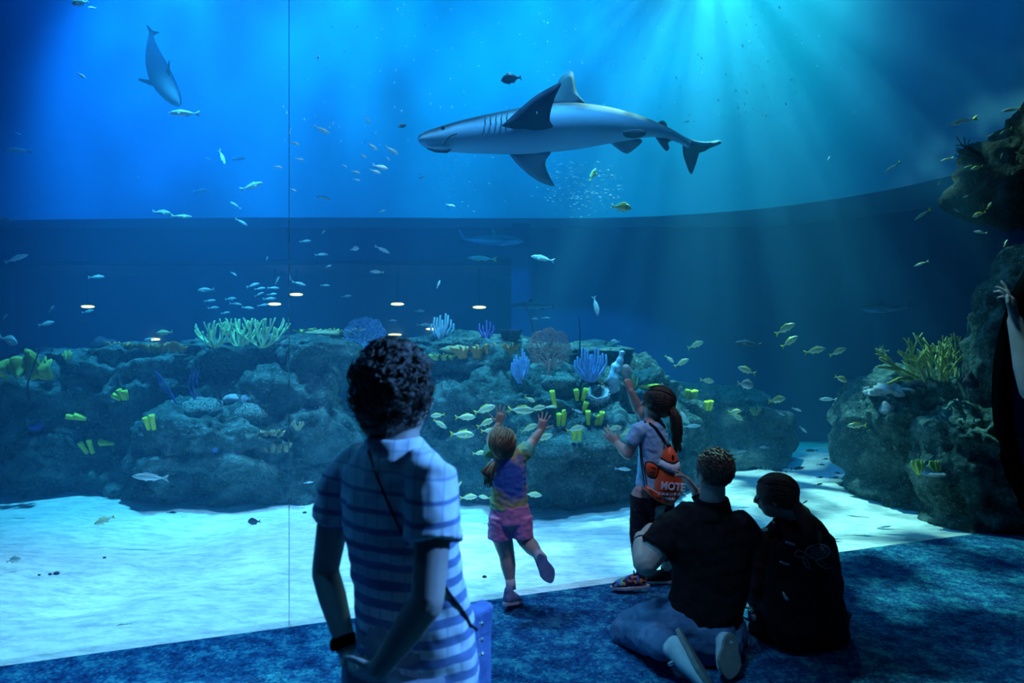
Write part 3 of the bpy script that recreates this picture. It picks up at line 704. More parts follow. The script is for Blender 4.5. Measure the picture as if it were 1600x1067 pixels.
th = R(38); wf = Vector((math.sin(th), math.cos(th), 0)); wr = Vector((math.cos(th), -math.sin(th), 0))
wc = Vector((-.325, 1.90, 0))
wo_ = empty('person', (wc.x, wc.y, 0))
tag(wo_, 'woman with short curly hair in a striped shirt, standing with hands clasped behind her back', 'person')
def WB(r_, f_, z): return wc + wr * r_ + wf * f_ + Vector((0, 0, z))
sec = [(1.285, .058, .060, -.005), (1.245, .135, .085, -.01), (1.20, .178, .105, -.005), (1.13, .192, .125, .005), (1.04, .182, .135, .015), (.95, .174, .135, .035), (.85, .178, .14, .055), (.72, .190, .15, .075), (.60, .200, .158, .08), (.52, .204, .16, .08)]
body = MB()
body.tube([WB(0, f, z) for z, a, b, f in sec], [(a - .024, b - .022) for z, a, b, f in sec], 24, side=wr)
hc = P(622, 622, 1.90); hf = Vector((math.sin(R(52)), math.cos(R(52)), .0)); hu = Vector((0.03, 0, 1))
body.tube([WB(0, 0, 1.25), WB(.0, .01, 1.31), hc - Vector((0, 0, .05)) - hf * .02], [.075, .058, .056], 14)
head(body, hc, hf, hu, .225)
# arms
lS, lE, lW = P(531, 752, 2.01), P(508, 893, 2.05), P(547, 1030, 1.93)
rS, rE, rW = P(682, 752, 1.78), P(668, 940, 1.66), P(592, 1046, 1.70)
body.tube([lS, lS.lerp(lE, .5), lE], [.046, .047, .040], 14); body.tube([lE, lE.lerp(lW, .3), lE.lerp(lW, .75), lW], [.041, .041, .031, .026], 14)
body.tube([rS, rS.lerp(rE, .5), rE], [.046, .047, .041], 14); body.tube([rE, rE.lerp(rW, .3), rE.lerp(rW, .75), rW], [.042, .042, .032, .027], 14)
hand(body, lW, (P(590, 1085, 1.78) - lW), (.2, .5, .85), 1, .165, (.5, .5, .5, .5), .05)
hand(body, rW, (P(545, 1066, 1.86) - rW), (0, .9, .3), -1, .17, (.5, .55, .55, .6), .05)
for s, fo in ((1, .03), (-1, -.02)):
    body.tube([WB(s * .09, 0, .62), WB(s * .09, fo, .42), WB(s * .09, fo, .10)], [.075, .055, .04], 14)
body.blob('body', M['skin'], .006, 3, wo_)
eyes(wo_, hc, hf, hu, .225)
shirt = MB()
shirt.tube([WB(0, f, z) for z, a, b, f in sec[1:]], [(a, b) for z, a, b, f in sec[1:]], 28, side=wr, round_ends=False)
shirt.tube([WB(0, 0, 1.285), WB(0, 0, 1.262), WB(0, 0, 1.235)], [(.075, .068), (.098, .08), (.145, .092)], 24, side=wr, round_ends=False)
shirt.tube([WB(-.10, -.005, 1.222), lS + Vector((.012, 0, .01)), lS.lerp(lE, .42)], [(.045, .06), (.060, .068), (.070, .066)], 16, round_ends=False)
shirt.tube([WB(.10, -.005, 1.222), rS + Vector((-.012, 0, .01)), rS.lerp(rE, .52)], [(.05, .065), (.068, .075), (.076, .072)], 16, round_ends=False)
so_ = shirt.blob('shirt', M['striped'], .0075, 4, wo_, post=wrinkle(.007, 13, 3))
sbv = surface(so_)
tr = MB()
tr.tube([WB(0, .05, .78), WB(0, .05, .60)], [(.165, .13), (.17, .13)], 18, side=wr)
for s, fo in ((1, .03), (-1, -.02)): tr.tube([WB(s * .085, 0, .66), WB(s * .09, fo, .40), WB(s * .09, fo, .06)], [.095, .075, .065], 16, round_ends=False)
tr.blob('trousers', M['trousers'], .012, 4, wo_)
M['shoe_pale'] = noise_color(mat('pale_shoe', (.4, .45, .5), .7, .2), (.34, .40, .45), (.46, .52, .56), 25, 3); M['sole_dark'] = mat('grey_sole', (.12, .13, .14), .8, .2)
for s, fo in ((1, .03), (-1, -.02)): shoe(wo_, WB(s * .09, fo - .09, 0), WB(s * .10, fo + .15, 0), (0, 0, 1), .085, M['shoe_pale'], M['sole_dark'], .42)
hair = MB(); hq, hr_, hf_, hu_ = basis(hf, hu)
hcc = P(613, 603, 1.915)
hair.ell(hcc, (.105, .105, .120), None, 20); hair.ell(hcc - hf * .02 - Vector((0, 0, .07)), (.085, .075, .085), None, 16)
rnd = random.Random(5)
for _ in range(150):
    z = rnd.uniform(-.75, 1); a = rnd.uniform(0, 6.283); s_ = math.sqrt(1 - z * z); d = Vector((s_ * math.cos(a), s_ * math.sin(a), z))
    if d.dot(hf) > .55 and z < .5: continue
    hair.ell(hcc + Vector((d.x * .106, d.y * .106, d.z * .122)), rnd.uniform(.012, .022), None, 8)
hair_o = hair.blob('hair', M['hair_brown'], .005, 2, wo_, post=wrinkle(.006, 55, 1))
curl = MB()
for _ in range(420):
    z = rnd.uniform(-.85, 1); a = rnd.uniform(0, 6.283); s_ = math.sqrt(1 - z * z); d = Vector((s_ * math.cos(a), s_ * math.sin(a), z))
    if d.dot(hf) > .6 and z < .4: continue
    p = hcc + Vector((d.x * .112, d.y * .112, d.z * .127)); t = d.orthogonal(); t.rotate(Quaternion(d, rnd.uniform(0, 6.28))); b = d.cross(t)
    rr = rnd.uniform(.008, .017); curl.tube([p + (t * math.cos(k * 1.1) + b * math.sin(k * 1.1)) * rr + d * (.004 * k) for k in range(5)], [.0015, .003, .003, .0022, .001], 4, round_ends=False)
c_o = curl.build('hair_curls', M['hair_brown'], wo_)
tag(c_o, kind='stuff')
# neck band, watch
mb = MB(); mb.tube([lW.lerp(lE, .12), lW.lerp(lE, .24)], [.031, .033], 16, round_ends=False); mb.ell(lW.lerp(lE, .18) + Vector((-.03, -.01, 0)), (.012, .02, .02), None, 10)
mb.build('wrist_watch', M['black'], wo_)
# cross-body bag with strap
bg = empty('shoulder_bag', P(738, 1067, 2.0)); tag(bg, 'blue shoulder bag on a dark cord at the hip of the standing woman', 'bag')
bb = MB(); bq, _, _, _ = basis(wf, (0, 0, 1)); bb.box(P(728, 1050, 2.02), (.05, .20, .24), bq)
o = bb.build('pouch', M['bag_blue'], bg, smooth=False); bv = o.modifiers.new('b', 'BEVEL'); bv.width = .02; bv.segments = 3
st_ = MB(); pts = [P(574, 690, 2.0)] + [snap(sbv, x, y, .006, 1.8) for x, y in ((576, 705), (585, 735), (597, 765), (610, 795), (624, 825), (637, 850))]
st_.tube(pts, .0035, 8); st_.build('strap', M['cord'], bg)
st_ = MB(); pts = [snap(sbv, x, y, .006, 1.78) for x, y in ((694, 914), (704, 930), (716, 945), (727, 960), (735, 976))] + [P(745, 984, 1.93)]
st_.tube(pts, .0045, 8); st_.build('strap', M['cord'], bg)
fl_ = MB(); fl_.box(P(729, 978, 2.015), (.055, .19, .10), bq @ Matrix.Rotation(R(8), 3, 'Y')); o = fl_.build('flap', M['bag_blue'], bg, smooth=False); bv = o.modifiers.new('b', 'BEVEL'); bv.width = .015; bv.segments = 3
for y in (975, 1000, 1022):
    mb = MB(); mb.ell(P(752, y, 1.92), .007, None, 8); mb.build('stud', M['metal'], bg)
# ---- little girl reaching up at the glass
def tie_dye():
    m = mat('tie_dye_shirt', (.3, .5, .5), .85, .1); tc = N(m, 'ShaderNodeTexCoord')
    mp = N(m, 'ShaderNodeMapping'); mp.inputs['Location'].default_value = (0.0, 0, -3.03); mp.inputs['Scale'].default_value = (5.6, 3, 4.0); L(m, tc.outputs['Object'], mp.inputs[0])
    ln = N(m, 'ShaderNodeVectorMath', operation='LENGTH'); L(m, mp.outputs[0], ln.inputs[0])
    nz = N(m, 'ShaderNodeTexNoise', Scale=14.0, Detail=4.0); L(m, tc.outputs['Object'], nz.inputs['Vector'])
    ad = N(m, 'ShaderNodeMath', operation='MULTIPLY_ADD'); L(m, nz.outputs[0], ad.inputs[0]); ad.inputs[1].default_value = .9; L(m, ln.outputs['Value'], ad.inputs[2])
    rp = N(m, 'ShaderNodeValToRGB'); e = rp.color_ramp.elements
    e[0].position = .0; e[0].color = (.05, .13, .55, 1); e[1].position = 1.0; e[1].color = (.10, .42, .38, 1)
    for p_, c in ((.55, (.06, .18, .60)), (.63, (.34, .34, .45)), (.70, (.50, .52, .16)), (.80, (.22, .48, .28)), (.9, (.12, .5, .42))):
        x = e.new(p_); x.color = (*c, 1)
    dv = N(m, 'ShaderNodeMath', operation='MULTIPLY'); L(m, ad.outputs[0], dv.inputs[0]); dv.inputs[1].default_value = .62
    L(m, dv.outputs[0], rp.inputs[0]); L(m, rp.outputs[0], BS(m).inputs['Base Color']); return m
M['tiedye'] = tie_dye()
M['pink'] = noise_color(mat('pink_shorts', (.5, .12, .5), .85, .1), (.68, .26, .50), (.80, .34, .62), 30, 3)
M['shoe_blue'] = noise_color(mat('blue_shoe', (.2, .3, .5), .7, .2), (.14, .22, .42), (.22, .32, .52), 40, 3)
M['sole_pale'] = noise_color(mat('pale_sole', (.45, .55, .62), .8, .2), (.36, .44, .5), (.46, .55, .6), 30, 3)
M['sole_blue'] = noise_color(mat('blue_sole', (.2, .35, .6), .8, .2), (.15, .27, .5), (.22, .36, .6), 30, 3)
M['sock'] = mat('white_sock', (.6, .62, .65), .9, .1)
M['ribbon'] = mat('hair_tie_blue', (.15, .3, .8), .6, .3)
TY = 4.0
k = empty('person', (P(797, 0, TY).x, TY, 0)); tag(k, 'little girl in tie-dye shirt and pink shorts reaching both hands up at the glass', 'person')
b = MB()
b.tube([P(796, 815, TY), P(796, 780, TY), P(795, 745, TY), P(793, 715, TY), P(792, 703, TY)], [(.095, .075), (.088, .068), (.092, .072), (.095, .06), (.05, .045)], 18, side=(1, 0, 0))
khc = P(786, 693, TY - .01); khf = Vector((.12, .85, .42)); khu = Vector((0, -.42, .9)); kh = .185
b.tube([P(792, 708, TY), P(789, 700, TY)], [.042, .04], 12); head(b, khc, khf, khu, kh)
lS, lE, lW = P(768, 710, TY + .01), P(768, 684, TY + .09), P(779, 664, TY + .10)
rS, rE, rW = P(819, 707, TY + .01), P(832, 690, TY + .07), P(844, 674, TY + .09)
b.tube([lS, lE], [.036, .031], 12); b.tube([lE, lE.lerp(lW, .4), lW], [.031, .030, .022], 12)
b.tube([rS, rE], [.036, .031], 12); b.tube([rE, rE.lerp(rW, .4), rW], [.031, .030, .022], 12)
hand(b, lW, (.20, .05, 1), (0, 1, 0), 1, .125, (.12, .1, .12, .15), .26, .1, .85)
hand(b, rW, (.26, .05, 1), (0, 1, 0), -1, .125, (.12, .1, .12, .15), .26, .1, .85)
lH, lK, lA = P(781, 825, TY), P(792, 868, TY + .01), P(798, 913, TY - .02)
rH, rK, rA = P(815, 825, TY), P(823, 846, TY + .02), P(843, 869, TY - .16)
b.tube([lH, lK, lK.lerp(lA, .35), lK.lerp(lA, .8), lA], [.068, .047, .045, .030, .027], 14)
b.tube([rH, rK, rK.lerp(rA, .4), rK.lerp(rA, .85), rA], [.068, .048, .045, .030, .027], 14)
b.blob('body', M['skin_child'], .0042, 2, k); eyes(k, khc, khf, khu, kh)
s = MB()
s.tube([P(795, 795, TY), P(796, 775, TY), P(795, 745, TY), P(793, 720, TY), P(792, 706, TY)], [(.112, .09), (.107, .083), (.106, .084), (.108, .075), (.062, .055)], 22, side=(1, 0, 0), round_ends=False)
s.tube([P(779, 716, TY), lS, lS.lerp(lE, .42)], [.05, .053, .050], 14, round_ends=False); s.tube([P(807, 716, TY), rS, rS.lerp(rE, .55)], [.05, .053, .048], 14, round_ends=False)
kt = s.blob('shirt', M['tiedye'], .005, 4, k, post=wrinkle(.0045, 26, 2))
for v in kt.data.vertices: v.co -= Vector((k.location.x, TY, 0))
kt.location = (0, 0, 0)
s = MB()
s.tube([P(797, 787, TY), P(797, 800, TY), P(797, 816, TY)], [(.110, .088), (.118, .094), (.124, .098)], 22, side=(1, 0, 0), round_ends=False)
s.tube([P(782, 805, TY), P(781, 841, TY)], [(.070, .085), (.073, .088)], 16, side=(1, 0, 0), round_ends=False); s.tube([P(814, 805, TY), P(815, 838, TY)], [(.068, .085), (.068, .086)], 16, side=(1, 0, 0), round_ends=False)
s.blob('shorts', M['pink'], .005, 3, k, post=wrinkle(.004, 28, 5))
shoe(k, P(789, 947, TY - .11), P(811, 941, TY + .07), (0, 0, 1), .076, M['shoe_blue'], M['sole_pale'], .42)
shoe(k, P(844, 868, TY - .21), P(862, 910, TY - .20), (-.35, .9, .22), .078, M['shoe_blue'], M['sole_blue'], .42)
s = MB(); s.tube([P(797.5, 905, TY - .02), P(798.5, 921, TY - .03)], [.029, .03], 14, round_ends=False); s.build('sock', M['sock'], k)
s = MB(); s.tube([rK.lerp(rA, .85), rA + (rA - rK) * .18], [.031, .032], 14, round_ends=False); s.build('sock', M['sock'], k)
h = MB(); hq, hr_, hf_, hu_ = basis(khf, khu)
cc = khc + hu_ * .022 - hf_ * .012; rr = (.078, .088, .082)
h.ell(cc, rr, hq, 20); h.ell(cc - hf_ * .03 - hu_ * .04, (.066, .055, .06), hq, 16)
cap_locks(h, cc, hq, rr, 260, .0045, 3, -.6, 1.3, 1.03, .18, (-.2, -.85, -.5), lambda d: not (d.y > .45 and d.z < .55))
tie = P(770, 721, TY - .085)
rnd = random.Random(9)
for _ in range(70):
    o_ = Vector((rnd.uniform(-1, 1), rnd.uniform(-1, 1), 0)) * .016
    e_ = P(rnd.uniform(756, 772), rnd.uniform(740, 762), TY - .10 + rnd.uniform(-.02, .03)); md_ = P(762 + rnd.uniform(-7, 6), 737, TY - .115 + rnd.uniform(-.02, .02))
    h.tube([tie + o_ * .7, md_ + o_, e_], [.006, .008, .003], 5, round_ends=False)
h.build('hair', M['hair_fair'], k)
s = MB(); s.ell(tie, .016, None, 10); s.build('hair_tie', M['ribbon'], k)

# ---- older girl with the orange bag
M['tee'] = noise_color(mat('pale_blue_tee', (.6, .7, .8), .85, .1), (.24, .56, .82), (.34, .66, .9), 20, 3)
def dotted():
    m = mat('dark_leggings', (.01, .012, .02), .8, .2); tc = N(m, 'ShaderNodeTexCoord')
    v = N(m, 'ShaderNodeTexVoronoi', Scale=26.0); L(m, tc.outputs['Object'], v.inputs['Vector'])
    mr = N(m, 'ShaderNodeMapRange'); mr.inputs[1].default_value = .20; mr.inputs[2].default_value = .12; L(m, v.outputs['Distance'], mr.inputs[0])
    mx = N(m, 'ShaderNodeMix', data_type='RGBA'); mx.inputs[6].default_value = (.008, .010, .02, 1); mx.inputs[7].default_value = (.06, .08, .16, 1)
    L(m, mr.outputs[0], mx.inputs[0]); L(m, mx.outputs[2], BS(m).inputs['Base Color']); return m
M['leggings'] = dotted()
def patch_shoe():
    m = mat('patterned_shoe', (.1, .1, .2), .7, .2); tc = N(m, 'ShaderNodeTexCoord')
    v = N(m, 'ShaderNodeTexVoronoi', Scale=55.0); L(m, tc.outputs['Object'], v.inputs['Vector'])
    rp = N(m, 'ShaderNodeValToRGB'); rp.color_ramp.interpolation = 'CONSTANT'; e = rp.color_ramp.elements
    e[0].position = 0; e[0].color = (.02, .02, .04, 1); e[1].position = .86; e[1].color = (.5, .1, .12, 1)
    for p_, c in ((.35, (.08, .14, .5)), (.5, (.02, .02, .05)), (.68, (.5, .4, .08)), (.77, (.1, .4, .35))):
        x = e.new(p_); x.color = (*c, 1)
    sp = N(m, 'ShaderNodeSeparateColor'); L(m, v.outputs['Color'], sp.inputs[0]); L(m, sp.outputs[0], rp.inputs[0]); L(m, rp.outputs[0], BS(m).inputs['Base Color']); return m
M['patch'] = patch_shoe(); M['shoe_black'] = mat('black_shoe', (.012, .012, .02), .7, .2); M['lace_black'] = mat('black_lace', (.01, .01, .012), .8, .1)
GY = 4.28
k = empty('person', (P(1020, 0, GY).x, GY, 0)); tag(k, 'older girl with long dark ponytail and orange drawstring bag, one fist raised to the glass', 'person')
gf = Vector((-.80, .60, 0)); gr = Vector((.60, .80, 0))
b = MB()
b.tube([P(1019, 790, GY), P(1020, 765, GY), P(1021, 725, GY), P(1020, 690, GY), P(1019, 664, GY), P(1019, 656, GY)], [(.105, .085), (.10, .082), (.092, .078), (.10, .08), (.105, .065), (.06, .05)], 20, side=gr)
ghc = P(1026, 631, GY - .01); ghf = Vector((-.88, .40, .12)); ghu = Vector((.08, 0, 1)); gh = .205
b.tube([P(1020, 662, GY), P(1023, 645, GY)], [.046, .043], 12); head(b, ghc, ghf, ghu, gh)
lS, lE, lW = P(997, 672, GY - .08), P(981, 710, GY - .06), P(965, 693, GY + .03)
b.tube([lS, lE], [.040, .034], 12); b.tube([lE, lE.lerp(lW, .35), lW], [.035, .034, .024], 12)
hand(b, lW, (-.62, .35, .55), (.35, .9, .1), -1, .145, (.2, .2, .2, .25), .22, .1, .8)
rS, rE, rW = P(1016, 664, GY + .10), P(996, 636, GY + .14), P(985, 611, GY + .10)
b.tube([rS, rE], [.040, .034], 12); b.tube([rE, rE.lerp(rW, .35), rW], [.035, .034, .024], 12)
hand(b, rW, (-.18, .1, 1), (-.5, .8, 0), -1, .135, (1.35, 1.4, 1.4, 1.4), .03, 1.0, .6)
lH, lK, lA = P(1006, 775, GY - .05), P(1001, 838, GY - .07), P(1003, 893, GY - .05)
rH, rK, rA = P(1034, 775, GY + .06), P(1034, 832, GY + .04), P(1042, 885, GY + .08)
b.tube([lH, lK, lK.lerp(lA, .35), lA], [.08, .055, .052, .034], 14); b.tube([rH, rK, rK.lerp(rA, .35), rA], [.08, .055, .052, .034], 14)
b.blob('body', M['skin_child'], .0045, 2, k); eyes(k, ghc, ghf, ghu, gh)
s = MB()
s.tube([P(1020, 764, GY), P(1021, 740, GY), P(1022, 710, GY), P(1021, 685, GY), P(1020, 666, GY), P(1019, 658, GY)], [(.118, .105), (.113, .10), (.108, .095), (.115, .092), (.112, .075), (.068, .06)], 24, side=gr, round_ends=False)
s.tube([P(1008, 668, GY - .04), lS, lS.lerp(lE, .55)], [.046, .049, .050], 14, round_ends=False); s.tube([P(1024, 668, GY + .05), rS, rS.lerp(rE, .4)], [.055, .056, .052], 14, round_ends=False)
gt = s.blob('shirt', M['tee'], .0055, 4, k, post=wrinkle(.005, 22, 8)); gbv = surface(gt)
s = MB()
s.tube([P(1020, 758, GY), P(1020, 785, GY)], [(.115, .10), (.125, .112)], 20, side=gr, round_ends=False)
s.tube([lH, lK, lK.lerp(lA, .75)], [.085, .068, .052], 16, round_ends=False); s.tube([rH, rK, rK.lerp(rA, .75)], [.085, .068, .052], 16, round_ends=False)
s.blob('leggings', M['leggings'], .006, 3, k, post=wrinkle(.004, 25, 4))
shoe(k, P(1013, 918, GY - .06), P(955, 920, GY - .05), (0, 0, 1), .085, M['patch'], M['sole_pale'], .44, laces=M['lace_black'])
shoe(k, P(1054, 910, GY + .09), P(1000, 910, GY + .10), (0, 0, 1), .085, M['shoe_black'], M['sole_pale'], .5, laces=M['lace_black'])
h = MB(); hq, hr_, hf_, hu_ = basis(ghf, ghu); cc = ghc + hu_ * .024 - hf_ * .012; rr = (.084, .100, .090)
h.ell(cc, rr, hq, 20); h.ell(cc - hf_ * .035 - hu_ * .045, (.072, .06, .06), hq, 16)
cap_locks(h, cc, hq, rr, 300, .0045, 4, -.7, 1.3, 1.03, .12, (0, -.95, .1), lambda d: not (d.y > .5 and d.z < .6))
tie = P(1049, 634, GY - .07)
for _ in range(110):
    o_ = Vector((rnd.uniform(-1, 1), rnd.uniform(-1, 1), 0)) * .024
    h.tube([tie + o_ * .5, P(1056, 652, GY - .08) + o_, P(1058, 675, GY - .06) + o_ * 1.1, P(1059 + rnd.uniform(-5, 5), 700 + rnd.uniform(-12, 10), GY - .05) + o_ * .5], [.006, .010, .009, .003], 5, round_ends=False)
for _ in range(12):     # loose hair over the crown
    x = rnd.uniform(1012, 1045); h.tube([P(x, 607, GY), P(x + rnd.uniform(-3, 4), 600, GY), P(x + rnd.uniform(-2, 7), 597 + rnd.uniform(-1, 3), GY)], [.0015, .001, .0006], 4, round_ends=False)
h.build('hair', M['hair_dark'], k)
s = MB(); s.ell(tie, .017, None, 10); s.build('hair_tie', M['sock'], k)
# orange drawstring bag
def bag_mat():
    m = mat('orange_nylon', (.9, .10, .02), .38, .5)
    return noise_color(m, (.80, .075, .015), (.95, .13, .03), 12, 3, bump=.35, bscale=22)
M['orange'] = bag_mat(); M['bag_white'] = mat('bag_white', (.75, .8, .85), .5, .4); M['bag_black'] = mat('bag_black', (.008, .008, .015), .5, .3)
BY = GY - .16
bg = empty('drawstring_bag', P(1046, 790, BY)); tag(bg, 'orange drawstring bag with white band and lettering on the older girl\'s back', 'bag')
left = [(1043, 696), (1037, 704), (1033, 714), (1029.5, 725), (1026, 737), (1023.5, 748), (1021.5, 760), (1022, 768), (1026, 777), (1034, 786), (1044, 790)]
right = [(1047.5, 695.5), (1053, 701), (1057, 709), (1061, 719), (1064, 731), (1066.5, 744), (1067.5, 756), (1066, 767), (1062, 777), (1056, 785), (1048, 790)]
bag = MB(); V = []; n = 20; kk = len(left)
for i in range(kk):
    a, c = P(*left[i], BY), P(*right[i], BY); ctr = (a + c) / 2; hw = (c - a).length / 2; ux = (c - a).normalized()
    uy = Vector((ux.y, -ux.x, 0)).normalized() * -1
    t = i / (kk - 1); dp = max(.010, .062 * math.sin(math.pi * min(1, t ** .75)) ** .8)
    for j in range(n):
        an = 2 * math.pi * j / n; r_ = 1 + (.05 * math.sin(an * 6 + i * .3) * (1 - t))
        V.append(ctr + ux * hw * math.cos(an) * r_ + Vector((0, 1, 0)) * dp * math.sin(an) * r_)
F = [[i * n + j, i * n + (j + 1) % n, (i + 1) * n + (j + 1) % n, (i + 1) * n + j] for i in range(kk - 1) for j in range(n)] + [list(range(n))[::-1], [(kk - 1) * n + j for j in range(n)]]
bag.add(V, F); bo = bag.build('pouch', M['orange'], bg)
sd_ = bo.modifiers.new('s', 'SUBSURF'); sd_.levels = 2; sd_.render_levels = 2
bbv = BVHTree.FromPolygons([Vector(v) for v in V], F)
def band(name, top, bot, m, off, n=14):
    """A strip of cloth laid over the near face of the bag between two px polylines."""
    V = []
    for t in range(n + 1):
        for ln in (top, bot):
            f = t / n * (len(ln) - 1); i = min(int(f), len(ln) - 2); x = ln[i][0] + (ln[i + 1][0] - ln[i][0]) * (f - i); y = ln[i][1] + (ln[i + 1][1] - ln[i][1]) * (f - i)
            V.append(snap(bbv, x, y, off, BY - .03))
    nb = len(V); V += [v + Vector((0, .004, 0)) for v in V]; F = []
    for t in range(n):
        a = 2 * t; F += [[a, a + 1, a + 3, a + 2], [nb + a + 2, nb + a + 3, nb + a + 1, nb + a], [a, a + 2, nb + a + 2, nb + a], [a + 3, a + 1, nb + a + 1, nb + a + 3]]
    return raw(name, V, F, m)
def bput(o): under(o, bg); return o
bput(band('white_band', [(1032.3, 716), (1040, 720), (1048, 723), (1054, 724), (1061.5, 720)], [(1028.8, 728), (1038, 734), (1046, 738), (1055, 741), (1065, 737)], M['bag_white'], .003))
bput(band('black_edge', [(1032.8, 713.5), (1040, 718.5), (1048, 721.5), (1054, 722.5), (1061, 718.5)], [(1032.2, 716.5), (1040, 721), (1048, 724), (1054, 725), (1061.5, 721)], M['bag_black'], .0045))
bput(band('black_edge', [(1028.9, 726.5), (1038, 732.5), (1046, 737), (1055, 740), (1065, 736)], [(1028.3, 729.5), (1038, 735.5), (1046, 740), (1055, 743), (1065.5, 739)], M['bag_black'], .0045))
mb = MB(); c = snap(bbv, 1051.5, 715, .002, BY); mb.ell(c, (.008, .004, .018), None, 12); mb.build('black_spot', M['bag_black'], bg)
FY = BY - .02
fo_ = [(1008, 722), (1012, 720), (1019, 721), (1026, 725), (1030, 730), (1028, 745), (1023, 749), (1017, 748), (1011, 744), (1007.5, 736), (1007, 728)]
mb = MB(); mb.plate([P(x, y, FY) for x, y in fo_], .006, inset=.8); mb.build('side_fin', M['bag_black'], bg)
mb = MB(); mb.plate([P(1018 + (x - 1018) * .84, 734.5 + (y - 734.5) * .82, FY - .004) for x, y in fo_], .006, inset=.85); mb.build('side_fin_face', M['orange'], bg)
for (x0, y0, x1, y1) in ((1018, 729.5, 1025, 732), (1017, 737, 1024, 736.5), (1017, 743, 1023, 740.5)):
    mb = MB(); mb.tube([P(x0, y0, FY - .012), P(x1, y1, FY - .012)], [.0022, .004], 6); mb.build('fin_ray', M['bag_black'], bg)
mb = MB(); mb.plate([P(x, y, BY - .035) for x, y in ((1007, 761), (1010, 758), (1022, 766), (1034, 778), (1046, 789), (1034, 787), (1020, 778), (1011, 769))], .012); mb.build('bottom_corner', M['orange'], bg)
mb = MB(); mb.tube([P(1015.5, 762.5, BY - .05), P(1028, 770, BY - .05)], .003, 6); mb.build('corner_strip', M['bag_white'], bg)
def text(name, body, c, right_, up_, size, m, parent, depth=.0015, scale_x=1.0):
    cu = bpy.data.curves.new(name, 'FONT'); cu.body = body; cu.size = size; cu.extrude = depth; cu.align_x = 'CENTER'; cu.align_y = 'CENTER'; cu.offset = size * .02
    o = bpy.data.objects.new('tmp', cu); COL.objects.link(o)
    dg = bpy.context.evaluated_depsgraph_get(); dg.update(); me = bpy.data.meshes.new_from_object(o.evaluated_get(dg)); bpy.data.objects.remove(o)
    rt = Vector(right_).normalized(); up = Vector(up_); up = (up - rt * up.dot(rt)).normalized(); nn = rt.cross(up)
    q = Matrix((rt * scale_x, up, nn)).transposed().to_4x4(); q.translation = Vector(c); me.transform(q)
    q = link(name, me, m, None, False); under(q, parent); return q
tc_ = snap(bbv, 1051, 762, .004, BY)
text('lettering', 'MOTE', snap(bbv, 1051.5, 760.5, .008, BY), (1, .12, -.12), (.15, 0, 1), .062, M['bag_white'], bg, .003, .9)
text('lettering', 'SCIENCE EDUCATION', snap(bbv, 1049.5, 772, .008, BY), (1, .12, -.06), (.15, 0, 1), .020, M['bag_white'], bg, .003, .85)
text('lettering', 'AQUARIUM', snap(bbv, 1041.5, 778.5, .010, BY), (1, -.1, -.1), (.15, 0, 1), .021, M['bag_white'], bg, .003, .9)
mb = MB(); mb.tube([P(1006, 658, GY - .02)] + [snap(gbv, x, y, .010, GY - .1) for x, y in ((1008, 660), (1012, 660), (1016, 662), (1020, 665), (1025, 669), (1030, 676), (1035, 683), (1039, 690))] + [P(1043, 696, BY - .01)], .0075, 8); mb.build('strap', M['bag_black'], bg)
for dx in (0, 4):
    mb = MB(); mb.tube([snap(gbv, 1000 + dx * .3 + t * t * 7 + dx * .7 * t, 692 + 60 * t, .010, GY - .1) for t in (0, .15, .3, .45, .6, .75, .9)] + [P(1007 + dx, 760, BY - .035)], .004, 6); mb.build('strap', M['bag_black'], bg)
mb = MB(); mb.tube([P(1043.5, 697, BY - .012), P(1046, 694.5, BY - .016), P(1048, 696, BY - .012)], .005, 8); mb.build('drawstring_knot', M['bag_black'], bg)

# ---- man kneeling with his back to the camera
M['polo'] = noise_color(mat('black_polo', (.006, .006, .009), .9, .15), (.005, .005, .008), (.010, .010, .014), 30, 3)
def denim():
    return noise_color(mat('denim', (.08, .13, .24), .9, .15), (.05, .13, .26), (.12, .25, .42), 9, 6, .3, .7, bump=.4, bscale=120)
M['denim'] = denim()
M['sneaker'] = noise_color(mat('grey_sneaker', (.35, .42, .45), .7, .2), (.46, .62, .66), (.56, .72, .76), 25, 3)
M['rubber'] = noise_color(mat('tan_rubber_sole', (.12, .12, .10), .9, .1), (.20, .23, .22), (.28, .31, .29), 20, 3)
MY = 3.35
k = empty('person', (P(1105, 0, MY).x, MY, 0)); tag(k, 'man in black polo and jeans kneeling on the carpet with his back to us', 'person')
def tors(rows, Y): return [P(c, y, Y) for y, c, hw, d in rows], [(hw * Y / FPX, d) for y, c, hw, d in rows]
rows = [(965, 1104, 46, .12), (940, 1104, 48, .125), (920, 1108, 53, .13), (880, 1111, 56, .13), (840, 1106, 62, .115), (812, 1107, 50, .085), (800, 1111, 30, .065), (792, 1112, 22, .06)]
b = MB(); p_, r_ = tors(rows, MY); b.tube(p_, r_, 22, side=(1, 0, 0))
mhc = P(1115, 741, MY - .02); mhf = Vector((-.30, .93, .05)); mhu = Vector((0, .05, 1)); mh = .235
b.tube([P(1112, 798, MY), P(1114, 760, MY - .01)], [.066, .060], 14); head(b, mhc, mhf, mhu, mh)
lS, lE, lW = P(1046, 832, MY), P(1009, 880, MY - .06), P(1001, 840, MY + .10)
b.tube([lS, lS.lerp(lE, .6), lE], [.07, .062, .058], 14); b.tube([lE, lE.lerp(lW, .4), lE.lerp(lW, .8), lW], [.062, .060, .042, .034], 14)
hand(b, lW, P(1014, 823, MY + .16) - lW, (.9, .3, -.3), 1, .185, (1.0, 1.1, 1.1, 1.1), .03, .6, .5)
rS, rE, rW = P(1162, 835, MY + .02), P(1128, 838, MY + .36), P(1089, 770, MY + .42)
b.tube([rS, rS.lerp(rE, .5), rE], [.07, .058, .05], 14); b.tube([rE, rE.lerp(rW, .35), rW], [.05, .05, .032], 14)
